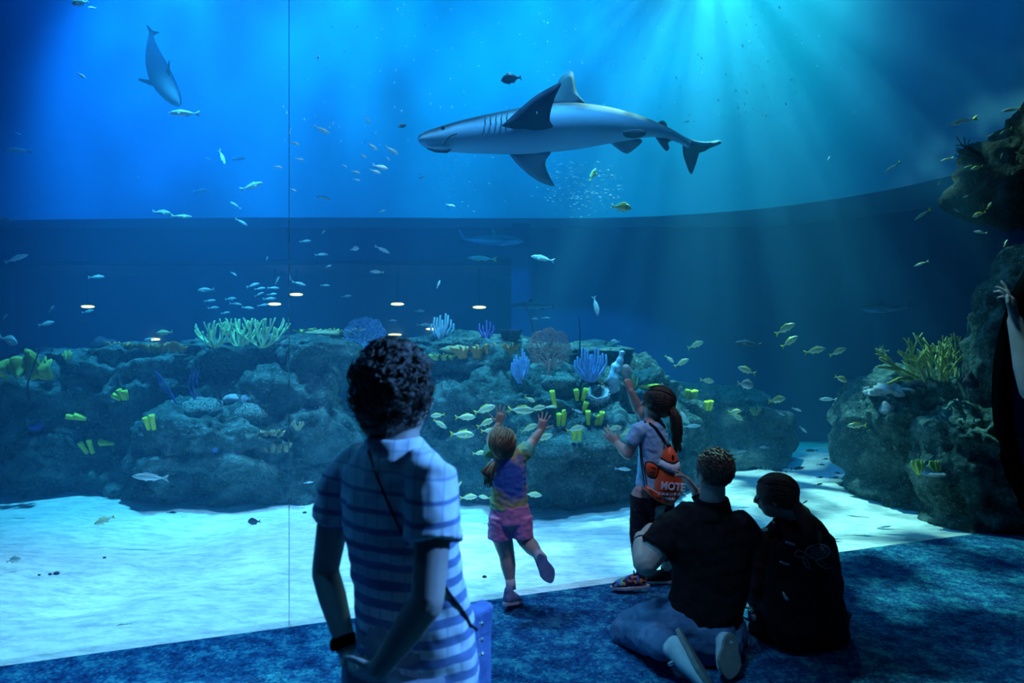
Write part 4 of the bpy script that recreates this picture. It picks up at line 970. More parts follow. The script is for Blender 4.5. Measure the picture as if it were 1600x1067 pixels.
hand(b, rW, P(1062, 735, MY + .44) - rW, (-.6, -.2, -.75), 1, .19, (.45, .25, .2, .2), .12, .3, .7)
lH, lK, lA = P(1070, 978, MY - .05), P(984, 985, MY + .18), P(1040, 1012, MY - .21)
rH, rK, rA = P(1135, 985, MY - .03), P(1143, 985, MY + .36), P(1140, 1010, MY - .12)
b.tube([P(1090, 960, MY), lH, lK], [.075, .07, .055], 14); b.tube([lK, lA], [.052, .036], 14); b.tube([P(1120, 960, MY), rH, rK], [.075, .07, .055], 14); b.tube([rK, rA], [.052, .036], 14)
b.blob('body', M['skin'], .0055, 2, k); eyes(k, mhc, mhf, mhu, mh)
s = MB(); rows2 = [(968, 1103, 58, .155), (940, 1105, 58, .155), (900, 1111, 60, .15), (870, 1111, 65, .148), (840, 1105, 74, .142), (815, 1106, 68, .115), (795, 1111, 46, .085)]
p_, r_ = tors(rows2, MY); p_[0] = P(1098, 972, MY); s.tube(p_, r_, 26, side=(1, 0, -.12), round_ends=False)
s.tube([P(1070, 815, MY), P(1050, 826, MY), lS.lerp(lE, .55)], [.075, .088, .088], 16, round_ends=False)
s.tube([P(1145, 815, MY), rS, rS.lerp(rE, .5)], [.085, .09, .08], 16, round_ends=False)
s.tube([P(1112, 806, MY), P(1112, 795, MY), P(1113, 784, MY - .005)], [(.13, .10), (.112, .09), (.088, .078)], 18, round_ends=False)
s.blob('shirt', M['polo'], .0075, 4, k, post=wrinkle(.007, 12, 6))
s = MB(); s.tube([P(1114, 792, MY - .003), P(1114, 779, MY - .008)], [(.094, .084), (.082, .074)], 20, round_ends=False); s.build('collar', M['polo'], k)
s = MB()
s.tube([P(1104, 958, MY), P(1104, 990, MY - .03)], [(.155, .13), (.165, .15)], 20, side=(1, 0, 0))
s.tube([P(1080, 972, MY - .04), P(1030, 966, MY + .05), P(988, 978, MY + .17), P(975, 988, MY + .19)], [.105, .098, .085, .075], 18)
s.tube([lK + Vector((-.015, .0, 0)), lK.lerp(lA, .5), lA + Vector((0, 0, .01))], [.078, .074, .072], 18)
s.tube([rH, rK], [.10, .08], 16); s.tube([rK, rA], [.075, .06], 16)
s.blob('jeans', M['denim'], .0075, 3, k, post=wrinkle(.009, 14, 9))
shoe(k, P(1064, 984, MY - .24), P(1118, 1078, MY - .42), (-.80, .25, -.30), .12, M['sneaker'], M['rubber'], .30, laces=M['sneaker'])
shoe(k, P(1144, 992, MY - .20), P(1140, 1060, MY - .27), (-.28, .95, .22), .118, M['sneaker'], M['rubber'], .32, laces=M['sneaker'])
d = (lE - lW).normalized(); s = MB(); s.tube([lW + d * .025, lW + d * .055], [.041, .043], 18, round_ends=False); s.build('watch_strap', M['black'], k)
s = MB(); q, _, _, _ = basis(Vector((-.3, -.9, .1)), d); s.ell(lW + d * .04 + Vector((-.012, -.036, .012)), (.019, .008, .019), q, 14); s.build('watch_face', M['sole_dark'], k)
d = (rE - rW).normalized(); s = MB(); s.tube([rW + d * .005, rW + d * .03], [.038, .040], 18, round_ends=False); s.build('wristband', M['black'], k)
h = MB(); hq, hr_, hf_, hu_ = basis(mhf, mhu); cc = mhc + hu_ * .036 - hf_ * .012; rr = (.084, .102, .092)
h.ell(cc, rr, hq, 20); cap_locks(h, cc, hq, rr, 520, .004, 6, -.9, .35, 1.01, .5, (0, -.6, -.4), lambda d: not (d.y > .4 and d.z < .4))
for _ in range(60):     # ruffled top
    a = rnd.uniform(0, 6.28); r2 = rnd.uniform(0, .9); d = Vector((r2 * math.cos(a), r2 * math.sin(a), math.sqrt(1 - r2 * r2 * .95)))
    p0 = cc + hq @ Vector((d.x * rr[0], d.y * rr[1], d.z * rr[2])); v = hq @ Vector((rnd.uniform(.2, 1), rnd.uniform(-.6, .6), rnd.uniform(.25, .9)))
    h.tube([p0, p0 + v * .008, p0 + v * .013 + Vector((.008, 0, -.004))], [.004, .0035, .001], 4, round_ends=False)
h.build('hair', M['hair_short'], k)

# ---- woman sitting cross-legged
M['jacket'] = noise_color(mat('dark_plum_top', (.03, .02, .03), .9, .15), (.022, .016, .024), (.04, .026, .036), 20, 3)
M['black_cloth'] = noise_color(mat('black_cloth', (.008, .008, .012), .9, .15), (.006, .006, .010), (.014, .014, .02), 25, 3)
SY = 3.62
k = empty('person', (P(1247, 0, SY).x, SY, 0)); tag(k, 'woman with a low dark ponytail sitting on the carpet, wearing a black backpack', 'person')
rows = [(990, 1246, 52, .16), (940, 1248, 54, .14), (890, 1244, 50, .12), (845, 1243, 50, .11), (815, 1238, 34, .085), (800, 1234, 24, .06)]
b = MB(); p_, r_ = tors(rows, SY); b.tube(p_, r_, 22, side=(1, 0, 0))
shc = P(1210, 776, SY - .03); shf = Vector((-.84, .50, -.16)); shu = Vector((-.18, 0, 1)); sh_ = .222
b.tube([P(1236, 812, SY), P(1220, 790, SY - .02)], [.055, .052], 14); head(b, shc, shf, shu, sh_)
lS, lE, lW = P(1198, 838, SY), P(1186, 915, SY - .02), P(1178, 950, SY + .18)
rS, rE, rW = P(1285, 845, SY + .02), P(1302, 920, SY + .06), P(1285, 950, SY + .28)
for S0, E0, W0, sg in ((lS, lE, lW, 1), (rS, rE, rW, -1)):
    b.tube([S0, E0], [.048, .038], 12); b.tube([E0, W0], [.038, .026], 12); hand(b, W0, (.3 * sg, .9, -.2), (0, -.2, -1), sg, .165, (.3, .3, .3, .3), .05)
lH, lK, lA = P(1215, 985, SY), P(1192, 978, SY + .34), P(1262, 985, SY + .42)
rH, rK, rA = P(1280, 985, SY), P(1318, 975, SY + .34), P(1225, 980, SY + .55)
for H0, K0, A0 in ((lH, lK, lA), (rH, rK, rA)):
    b.tube([H0, K0], [.085, .058], 12); b.tube([K0, A0], [.055, .036], 12)
b.blob('body', M['skin'], .006, 2, k); eyes(k, shc, shf, shu, sh_)
s = MB(); rows2 = [(985, 1250, 72, .20), (960, 1252, 70, .19), (920, 1249, 62, .165), (880, 1245, 57, .15), (845, 1244, 56, .135), (822, 1240, 44, .11), (806, 1236, 28, .075)]
p_, r_ = tors(rows2, SY); s.tube(p_, r_, 26, side=(1, 0, 0), round_ends=False)
for S0, E0, W0 in ((lS, lE, lW), (rS, rE, rW)): s.tube([S0.lerp(P(1242, 830, SY), .35), S0, E0, E0.lerp(W0, .7)], [.06, .066, .058, .048], 16, round_ends=False)
s.blob('top', M['jacket'], .0075, 4, k, post=wrinkle(.007, 12, 16))
s = MB(); s.tube([P(1248, 970, SY), P(1247, 990, SY)], [(.235, .20), (.255, .22)], 22, side=(1, 0, 0))
for H0, K0, A0 in ((lH, lK, lA), (rH, rK, rA)): s.tube([H0, K0], [.115, .085], 16); s.tube([K0, A0], [.08, .055], 16)
s.blob('trousers', M['black_cloth'], .009, 3, k, post=wrinkle(.007, 12, 13))
shoe(k, Vector((lA.x + .06, lA.y - .02, 0.03)), Vector((lA.x + .20, lA.y + .16, 0.03)), (0, 0, 1), .09, M['shoe_black'], M['sole_dark'], .42)
shoe(k, Vector((rA.x - .06, rA.y - .02, 0.03)), Vector((rA.x - .20, rA.y + .16, 0.03)), (0, 0, 1), .09, M['shoe_black'], M['sole_dark'], .42)
h = MB(); hq, hr_, hf_, hu_ = basis(shf, shu); cc = shc + hu_ * .030 - hf_ * .018; rr = (.086, .105, .090)
h.ell(cc, rr, hq, 20); h.ell(cc - hf_ * .045 - hu_ * .045, (.072, .06, .055), hq, 16)
cap_locks(h, cc, hq, rr, 320, .0045, 7, -.6, 1.3, 1.025, .08, (0, -.95, -.25), lambda d: not (d.y > .35 and d.z < .5))
tie = P(1239, 781, SY - .07)
for _ in range(110):
    o_ = Vector((rnd.uniform(-1, 1), rnd.uniform(-1, 1), rnd.uniform(-.5, .5))) * .026
    h.tube([tie + o_ * .4, P(1252, 797, SY - .14) + o_, P(1262, 820, SY - .18) + o_ * 1.1, P(1268 + rnd.uniform(-6, 6), 838 + rnd.uniform(-12, 10), SY - .20) + o_ * .6], [.006, .010, .009, .003], 5, round_ends=False)
h.build('hair', M['hair_dark'], k)
s = MB(); s.ell(tie, (.026, .026, .032), None, 12); s.build('hair_tie', M['black'], k)
# her backpack
QY = SY - .20
bp_ = empty('backpack', P(1247, 1000, QY)); tag(bp_, 'black backpack with a pale lace turtle patch on the sitting woman', 'backpack')
s = MB(); s.tube([P(1246, 995, QY), P(1246, 960, QY), P(1248, 900, QY), P(1250, 862, QY), P(1252, 848, QY)], [(.150, .075), (.17, .095), (.165, .085), (.145, .065), (.10, .045)], 20, side=(1, 0, 0))
s.tube([P(1246, 985, QY - .07), P(1247, 925, QY - .07)], [(.115, .05), (.115, .05)], 16, side=(1, 0, 0))
bpo = s.blob('pack', M['black_cloth'], .009, 3, bp_, post=wrinkle(.004, 16, 3)); pbv = surface(bpo)
s = MB(); s.tube([P(1238, 855, QY - .03), P(1232, 835, QY + .04), P(1226, 818, QY + .10), P(1215, 810, QY + .18)], [(.028, .007)] * 4, 10, side=(1, 0, .3)); s.build('strap', M['black_cloth'], bp_)
s = MB(); s.tube([P(1272, 858, QY - .02), P(1278, 838, QY + .07), P(1274, 822, QY + .14)], [(.028, .007)] * 3, 10, side=(1, 0, -.3)); s.build('strap', M['black_cloth'], bp_)
M['patch_grey'] = mat('lace_patch', (.16, .19, .26), .8, .2); M['grey_metal'] = mat('buckle_metal', (.4, .45, .5), .35, .5, .8)
def pv(x, y, o=.006): return snap(pbv, x, y, o, QY - .1)
def bpl(name, mb): return mb.build(name, M['patch_grey'], bp_)
for n_, y0 in (('shell_ring', 0), ):
    mb = MB(); ring = [pv(1278 + 19 * math.cos(a) , 864 + 11 * math.sin(a) - 2) for a in [2 * math.pi * i / 24 for i in range(25)]]
    mb.tube(ring, .004, 6); bpl('turtle_shell_rim', mb)
for i in range(3):
    for j in range(5):
        x = 1266 + j * 6 + (3 if i % 2 else 0); y = 857 + i * 5
        if ((x - 1278) / 17) ** 2 + ((y - 862) / 9.5) ** 2 > 1: continue
        mb = MB(); mb.tube([pv(x + 2.6 * math.cos(a), y + 2.3 * math.sin(a)) for a in [math.pi / 3 * q for q in range(7)]], .002, 5); bpl('shell_scute', mb)
for nm, ox in (('turtle_head', [(1242, 864), (1247, 860), (1256, 862), (1260, 867), (1252, 871), (1244, 869)]),):
    mb = MB(); mb.tube([pv(*p) for p in ox + ox[:1]], .003, 6); bpl(nm, mb)
for fl_ in ([(1254, 872), (1256, 880), (1261, 886), (1266, 889), (1263, 880), (1260, 872)], [(1274, 876), (1282, 884), (1291, 889), (1297, 888), (1290, 881), (1282, 875)]):
    mb = MB(); mb.tube([pv(*p) for p in fl_ + fl_[:1]], .0025, 6); bpl('turtle_flipper', mb)
    for (x, y) in fl_[1:4]:
        mb = MB(); mb.tube([pv(x - 3, y - 2), pv(x, y), pv(x + 3, y - 1)], .0018, 5); bpl('lace_stitch', mb)
for (x, y) in ((1235, 849), (1226, 880)):
    mb = MB(); mb.tube([P(x - 6, y - 2, QY - .10), P(x + 6, y + 2, QY - .10)], .006, 8); mb.build('buckle', M['grey_metal'], bp_)
mb = MB(); mb.tube([P(1224, 926, QY - .14), P(1227, 933, QY - .145), P(1230, 936, QY - .14)], [.004, .007, .008], 8); mb.build('zip_pull', M['sock'], bp_)
mb = MB(); mb.tube([P(1175, 948, QY - .04), P(1174, 962, QY - .05)], .002, 6); mb.ell(P(1178, 965, QY - .05), (.012, .010, .018), None, 10); mb.build('key_fob', M['sole_pale'], bp_)

# ---- person at the right edge: only a raised forearm and hand reach into the picture
k = empty('person', (2.62, 3.0, 0)); tag(k, 'person at the right edge raising one bare forearm, hand half open', 'person')
b = MB(); ctr = Vector((2.80, 2.95, 0))
b.tube([ctr + Vector((0, 0, z)) for z in (.85, 1.0, 1.2, 1.35, 1.42)], [(.16, .11), (.14, .10), (.17, .12), (.18, .10), (.07, .06)], 20, side=(1, 0, 0))
b.tube([ctr + Vector((0, 0, 1.40)), ctr + Vector((0, .01, 1.52))], [.058, .055], 12); ahc = ctr + Vector((0, .02, 1.62)); head(b, ahc, (-.1, 1, 0), (0, 0, 1), .23)
lS, lE, lW = ctr + Vector((-.19, .02, 1.36)), P(1612, 612, 2.95), P(1586, 500, 3.02)
b.tube([lS, lE], [.05, .043], 14); b.tube([lE, lE.lerp(lW, .35), lE.lerp(lW, .8), lW], [.044, .046, .034, .030], 14)
hand(b, lW, (-.12, .10, 1), (-.75, .65, 0), 1, .185, (.35, .15, .55, .7), .10, .4, .55)
rS, rE, rW = ctr + Vector((.19, .02, 1.36)), ctr + Vector((.22, 0, 1.08)), ctr + Vector((.22, .08, .84))
b.tube([rS, rE, rW], [.05, .042, .03], 14); hand(b, rW, (0, .1, -1), (-1, 0, 0), 1, .18)
for sg in (1, -1): b.tube([ctr + Vector((sg * .09, 0, .88)), ctr + Vector((sg * .10, 0, .45)), ctr + Vector((sg * .10, 0, .08))], [.09, .06, .042], 14)
b.blob('body', M['skin'], .0055, 2, k); eyes(k, ahc, (-.1, 1, 0), (0, 0, 1), .23)
s = MB(); s.tube([ctr + Vector((0, 0, z)) for z in (.80, 1.0, 1.2, 1.34, 1.41)], [(.185, .135), (.17, .125), (.19, .14), (.195, .115), (.09, .08)], 22, side=(1, 0, 0), round_ends=False)
s.tube([ctr + Vector((-.12, .01, 1.36)), lS, lS.lerp(lE, .6)], [.065, .068, .062], 14, round_ends=False); s.tube([ctr + Vector((.12, .01, 1.36)), rS, rS.lerp(rE, .6)], [.065, .068, .062], 14, round_ends=False)
s.blob('shirt', M['polo'], .009, 4, k)
s = MB(); s.tube([ctr + Vector((0, 0, .92)), ctr + Vector((0, 0, .82))], [(.165, .125), (.175, .13)], 18, side=(1, 0, 0))
for sg in (1, -1): s.tube([ctr + Vector((sg * .09, 0, .86)), ctr + Vector((sg * .10, 0, .45)), ctr + Vector((sg * .10, 0, .06))], [.10, .078, .065], 16, round_ends=False)
s.blob('trousers', M['denim'], .012, 3, k)
for sg in (1, -1): shoe(k, ctr + Vector((sg * .10, -.08, 0)), ctr + Vector((sg * .11, .19, 0)), (0, 0, 1), .095, M['shoe_black'], M['sole_pale'], .4)
h = MB(); h.ell(ahc + Vector((0, -.015, .035)), (.086, .102, .092), None, 18); cap_locks(h, ahc + Vector((0, -.015, .035)), Matrix.Identity(3), (.086, .102, .092), 160, .005, 8, -.6, .5, 1.02, .3, None, lambda d: not (d.y > .4 and d.z < .4)); h.build('hair', M['hair_short'], k)
# ------------------------------------------------------------------ oval window at the right end of the glass
ov = empty('window_2', (4.87, 5.30, 0)); tag(ov, 'dark tall oval window in a black rim at the right end of the glass', kind='structure')
oc = Vector((5.06, 5.36, 1.13)); od = Vector((.995, -.10, 0)).normalized(); on_ = Vector((-od.y, od.x, 0))
def oval(a, b, off, n=64): return [oc + od * a * math.cos(2 * math.pi * i / n) + Vector((0, 0, 1)) * b * math.sin(2 * math.pi * i / n) + on_ * off for i in range(n)]
mb = MB(); ra, rb, rc, rd_ = oval(1.16, 1.62, -.03), oval(1.08, 1.54, -.04), oval(1.16, 1.62, .10), oval(1.08, 1.54, .10); n = 64
F = []
for i in range(n):
    j = (i + 1) % n
    F += [[i, j, n + j, n + i], [n + i, n + j, 3 * n + j, 3 * n + i], [j, i, 2 * n + i, 2 * n + j], [2 * n + i, 3 * n + i, 3 * n + j, 2 * n + j]]
mb.add(ra + rb + rc + rd_, F); mb.build('frame', M['black'], ov)
M['night'] = mat('dark_pane', (.003, .005, .085), .35, .2)
mb = MB(); e0, e1 = oval(1.09, 1.55, -.005), oval(1.09, 1.55, .03); mb.add(e0 + e1, [list(range(n)), list(range(n, 2 * n))[::-1]] + [[i, n + i, n + (i + 1) % n, (i + 1) % n] for i in range(n)]); mb.build('pane', M['night'], ov, False)

# ------------------------------------------------------------------ corals and sponges
def cmat(name, c1, c2, sc=30, bump=.5): return noise_color(mat(name, c1, .8, .2), c1, c2, sc, 4, .35, .65, bump=bump, bscale=sc * 2)
M['c_green'] = cmat('coral_pale_green', (.50, .80, .36), (.66, .92, .52))
M['c_stag'] = cmat('coral_staghorn', (.30, .34, .10), (.46, .50, .20))
M['c_blue'] = cmat('coral_blue', (.18, .32, .75), (.30, .50, .9))
M['c_sky'] = cmat('coral_pale_blue', (.40, .55, .75), (.55, .70, .85))
M['c_purple'] = cmat('coral_purple', (.10, .10, .50), (.18, .16, .6))
M['c_dark'] = cmat('coral_dark', (.02, .03, .06), (.04, .05, .08))
M['c_orange'] = cmat('coral_orange', (.62, .26, .06), (.8, .40, .12))
M['c_pink'] = cmat('coral_pink', (.55, .22, .22), (.70, .34, .32))
M['c_yellow'] = cmat('sponge_yellow', (.80, .78, .04), (.95, .92, .12), 40)
M['c_lime'] = cmat('coral_lime', (.45, .55, .12), (.62, .70, .22), 20)
M['c_olive'] = cmat('coral_olive', (.26, .30, .05), (.42, .44, .10), 14)
M['c_tan'] = cmat('coral_tan', (.30, .28, .16), (.48, .44, .26), 20)
M['c_grey'] = cmat('sponge_grey', (.26, .30, .36), (.46, .50, .56), 20)
def brain_mat():
    m = mat('brain_coral', (.4, .5, .45), .85, .15); tc = N(m, 'ShaderNodeTexCoord')
    wv = N(m, 'ShaderNodeTexNoise', Scale=26.0, Detail=1.0, Distortion=2.5); L(m, tc.outputs['Object'], wv.inputs['Vector'])
    rp = N(m, 'ShaderNodeValToRGB'); e = rp.color_ramp.elements; e[0].position = .42; e[0].color = (.05, .09, .09, 1); e[1].position = .54; e[1].color = (.24, .34, .33, 1)
    L(m, wv.outputs[0], rp.inputs[0]); L(m, rp.outputs[0], BS(m).inputs['Base Color'])
    bp = N(m, 'ShaderNodeBump', Strength=.9, Distance=.02); L(m, wv.outputs[0], bp.inputs['Height']); L(m, bp.outputs[0], BS(m).inputs['Normal']); return m
M['brain'] = brain_mat()
def perch(px, py):
    for k in range(0, 70, 2):
        d = (P(px, py + k, 1) - Vector((0, 0, CAMZ))).normalized(); h = BVH.ray_cast(Vector((0, 0, CAMZ)), d)
        if h[0] is not None and h[0].y < 10.4: return h[0], h[1]
    return P(px, py, 7.2), Vector((0, -.5, .85))
def grow(mb, p, d, ln, r, depth, rnd, spread=.6, plane=None, up=.35, kids=2, taper=.75, n=6, segs=4, short=.75):
    pts = [p.copy()]; cur = d.normalized()
    for i in range(segs):
        j = Vector((rnd.uniform(-1, 1), rnd.uniform(-1, 1), rnd.uniform(-1, 1))) * .18
        cur = cur + j + Vector((0, 0, up)) * .25
        if plane is not None: cur -= plane * cur.dot(plane) * .85
        cur.normalize(); p = p + cur * ln / segs; pts.append(p.copy())
    mb.tube(pts, [r * (1 - (1 - taper) * i / segs) for i in range(segs + 1)], n)
    if depth > 0:
        for q in range(kids):
            s = pts[-1] if q < 2 else pts[rnd.randint(1, segs - 1)]
            ax = plane if plane is not None else Vector((rnd.uniform(-1, 1), rnd.uniform(-1, 1), rnd.uniform(-1, 1))).normalized()
            a = spread * (1 if q % 2 else -1) * rnd.uniform(.6, 1.2)
            nd = cur.copy(); nd.rotate(Quaternion(ax, a))
            grow(mb, s, nd, ln * short * rnd.uniform(.8, 1.15), r * taper, depth - 1, rnd, spread, plane, up, kids, taper, n, segs, short)
def coral_root(name, px, py, label, cat='coral', group=None):
    b, n_ = perch(px, py); r = empty(name, b); tag(r, label, cat, group); return r, b, b.y / FPX
PL = Vector((0, 1, 0))
# three pale green candelabra corals
for i, (px, w_, h_, lab) in enumerate(((336, 44, 40, 'left'), (374, 36, 46, 'middle'), (410, 52, 46, 'right'))):
    r, b, u = coral_root('branching_coral', px, 541, 'pale green branching coral, %s one of three on the large left rock' % lab, 'coral', 'pale green branching corals')
    rnd = random.Random(40 + i); nb = 9
    for k in range(nb):
        a = (k - (nb - 1) / 2) / ((nb - 1) / 2) * 1.2
        mb = MB(); d = Vector((math.sin(a), rnd.uniform(-.35, .35), math.cos(a)))
        ln = h_ * u * (.62 if abs(a) < .7 else .60 + .1 * w_ / 50)
        grow(mb, b + Vector((math.sin(a) * 3 * u, 0, -2 * u)), d, ln, 1.55 * u, 1, rnd, .40, None, .7, 5, .88, 6, 5, .66); mb.build('branch', M['c_green'], r)
# finger corals
def fingers(px, py, w_, h_, m, label, seed, nb=9, th=2.4, name='finger_coral', lean=0):
    r, b, u = coral_root(name, px, py, label, 'coral'); rnd = random.Random(seed)
    for k in range(nb):
        t = (k - (nb - 1) / 2) / max(1, (nb - 1) / 2); mb = MB()
        hh = h_ * u * rnd.uniform(.65, 1.0) * (1 - .25 * t * t); x = w_ * u * .5 * t; y0 = rnd.uniform(-.5, .5) * w_ * u * .3
        mb.tube([b + Vector((x * .25, y0 * .3, -.02)), b + Vector((x * .75, y0, hh * .3)), b + Vector((x * (1.05) + lean * hh * .3, y0, hh * .65)), b + Vector((x * 1.0 + lean * hh * .6, y0 * .9, hh))], [th * u, th * u * .95, th * u * .85, th * u * .65], 8); mb.build('branch', m, r)
    return r
fingers(690, 528, 34, 40, M['c_sky'], 'pale blue finger coral standing at the top of the reef right of the woman\'s head', 1, 9, 2.2, lean=.1)
fingers(760, 527, 22, 28, M['c_purple'], 'small indigo finger coral beside the dark barrel sponge', 2, 5, 1.6)
fingers(813, 594, 26, 48, M['c_blue'], 'bright blue finger coral left of the big sea fan', 3, 9, 2.2)
fingers(922, 592, 48, 52, M['c_blue'], 'wide blue-grey finger coral right of the big sea fan', 4, 13, 2.4)
fingers(792, 666, 10, 14, M['c_dark'], 'tiny dark finger sponge on the shaded rock face', 17, 4, 1.4)
# sea fans
def sea_fan(px, py, w_, h_, mb_m, label, seed, lean=0.0, web=True, web_m=None):
    r, b, u = coral_root('sea_fan', px, py, label, 'coral'); rnd = random.Random(seed); pl = Vector((.15, 1, 0)).normalized(); ax = Vector((pl.y, -pl.x, 0))
    W, H = w_ * u / 2, h_ * u
    def at(x, z): return b + ax * (x + lean * z) + Vector((0, 0, z)) + pl * .03 * math.sin(x * 9)
    def inside(x, z): return z > 0 and (x / W) ** 2 + ((z - H * .55) / (H * .47)) ** 2 < 1 + .10 * math.sin(math.atan2(z - H * .5, x) * 9)
    st = MB(); st.tube([at(0, -.02), at(0, H * .12), at(.01, H * .3)], [3 * u, 2.4 * u, 1.6 * u], 8)
    def br(x, z, a, ln, rr, dep):
        pts = [(x, z)]
        for s in range(4):
            a += rnd.uniform(-.16, .16); x += math.sin(a) * ln / 4; z += math.cos(a) * ln / 4
            if not inside(x, z) and z > H * .2: break
            pts.append((x, z))
        if len(pts) < 2: return
        st.tube([at(*q) for q in pts], [rr, rr * .8] if len(pts) == 2 else [rr * (1 - .12 * i) for i in range(len(pts))], 5, round_ends=False)
        if dep:
            for sgn in (-1, 1): br(x, z, a + sgn * rnd.uniform(.25, .6), ln * .82, rr * .72, dep - 1)
    for a in (-1.15, -.75, -.35, 0, .35, .75, 1.15): br(0, H * .16, a, H * .30, 1.3 * u, 4)
    st.build('branches', mb_m, r)
    if web:
        wb = MB(); g = 2.5 * u; nx_, nz_ = int(W * 2.2 / g), int(H / g) + 1; pt = {}
        for i in range(-nx_ // 2, nx_ // 2 + 1):
            for k in range(nz_):
                x = (i + (.5 if k % 2 else 0)) * g + rnd.uniform(-.3, .3) * g; z = k * g + rnd.uniform(-.3, .3) * g
                if inside(x, z): pt[(i, k)] = at(x, z)
        for (i, k), p in pt.items():
            for q in ((i + 1, k), (i, k + 1), (i + (1 if k % 2 else -1), k + 1)):
                if q in pt and rnd.random() < .82: wb.tube([p, pt[q]], .34 * u, 3, round_ends=False)
        wo = wb.build('lace', web_m or mb_m, r); tag(wo, kind='stuff')
    return r
sea_fan(568, 552, 66, 56, M['c_blue'], 'blue lace sea fan behind the head of the standing woman', 3, .05)
sea_fan(858, 583, 70, 70, M['c_pink'], 'big rust-pink sea fan standing on the right half of the reef', 5, 0)
# thin whips
def whip(pts, m, label, th=1.3, out=.02):
    r, b, u = coral_root('sea_whip', *pts[0], label, 'coral'); mb = MB(); w = [b + Vector((0, 0, -.02))] + [P(x, y, b.y - out) for x, y in pts[1:]]
    w = smooth_pts([tuple(p) for p in w], 3); mb.tube(w, [th * u * (1 - .5 * i / (len(w) - 1)) for i in range(len(w))], 6); mb.build('stem', m, r); return r
whip([(837, 533), (832, 508), (826, 488), (821, 471)], M['c_dark'], 'thin dark sea whip crossing in front of the small shark')
whip([(907, 565), (906, 540), (906, 515), (905, 495)], M['c_dark'], 'straight dark sea whip right of the big sea fan')
whip([(343, 620), (341, 585), (336, 555), (330, 533)], M['c_dark'], 'dark sea whip in front of the large left rock', 1.5, .28)
whip([(45, 622), (43, 600), (50, 580), (61, 546)], M['c_dark'], 'crooked dark sea whip at the far left', 1.8, .34)
for i, sx in enumerate((0, 14)):
    r, b, u = coral_root('sea_whip', 277 + 26 * i, 628, ('violet whip coral with thin leaning stems left of the dark whip', 'violet whip coral with looping stems nearest the dark whip')[i], 'coral')
    for q in range(3):
        mb = MB(); Yq = b.y - .03
        pts = [(277, 632), (268 - q * 3, 615), (258 - 4 * q, 597 + 3 * q), (243 + 3 * q, 580 + 4 * q)] if i == 0 else [(303 + q, 624), (295 + 7 * q, 605), (297 + 5 * q, 590), (300 + 6 * q, 579)]
        mb.tube(smooth_pts([tuple(P(x, y, Yq)) for x, y in pts], 3), .8 * u, 5); mb.build('stem', M['c_purple'], r)
# brain corals and lumps lying on the rocks
def lump(name, px, py, w_, h_, m, label, seed, amp=.03, deep=.8):
    b, n_ = perch(px, py); u = b.y / FPX; rx, rz = w_ * u / 2, h_ * u / 2
    mb = MB(); mb.ell((0, 0, 0), (rx, rx * deep, rz), None, 28)
    c = b + Vector((0, rx * deep * .55, 0)); V = [v + v.normalized() * amp * noise.noise(v * 14 + Vector((seed * 5, 0, 0))) for v in mb.V]
    o = raw(name, V, mb.F, m); o.location = c; tag(o, label, 'coral'); return o
lump('brain_coral', 308, 641, 84, 36, M['brain'], 'left of two broad brain corals on the low rounded boulder', 1)
lump('brain_coral', 386, 651, 60, 44, M['brain'], 'right of two broad brain corals on the low rounded boulder', 2)
lump('smooth_coral', 360, 624, 30, 16, M['c_grey'], 'small smooth domed coral between dark whip and brain corals', 3, .01)
lump('knobby_coral', 415, 537, 56, 28, M['brain'], 'knobby coral head under the rightmost green branching coral', 4, .05)
lump('brain_coral', 870, 597, 62, 26, M['brain'], 'brain coral dome below the big rust-pink sea fan', 5)
lump('brain_coral', 262, 705, 26, 16, M['brain'], 'little brain coral low on the left of the rounded boulder', 15)
lump('round_sponge', 157, 540, 38, 28, M['c_dark'], 'dark round sponge on top of the flat left rock', 6, .04, 1.0)
lump('knobby_coral', 1440, 605, 28, 28, M['c_dark'], 'dark ball coral under the staghorn on the right rock', 7, .02, 1.0)
lump('knobby_coral', 1390, 640, 22, 24, M['c_grey'], 'grey lump coral on the left shoulder of the right rock', 8, .03, 1.0)
lump('plate_coral', 1395, 612, 60, 20, M['c_grey'], 'bluish plate coral on the left top of the right rock', 9, .10, .9)
lump('plate_coral', 60, 665, 50, 18, M['c_purple'], 'violet encrusting coral on the far left rock', 10, .05, .8)
lump('plate_coral', 500, 522, 60, 14, M['c_tan'], 'flat tan coral at the top right of the large left rock', 11, .03, .8)
lump('plate_coral', 720, 546, 70, 14, M['c_tan'], 'flat tan coral plate left of the orange elkhorn coral', 12, .04, .8)
lump('plate_coral', 1012, 603, 46, 9, M['c_yellow'], 'thin yellow coral ledge just left of the older girl\'s head', 13, .02, .6)
lump('plate_coral', 1470, 742, 50, 9, M['c_grey'], 'small blue-grey ledge coral under the yellow cups on the right rock', 14, .02, .6)
lump('encrusting_coral', 1524, 592, 26, 30, M['c_dark'], 'dark encrusting coral beside the oval window rim', 16, .05, .6)
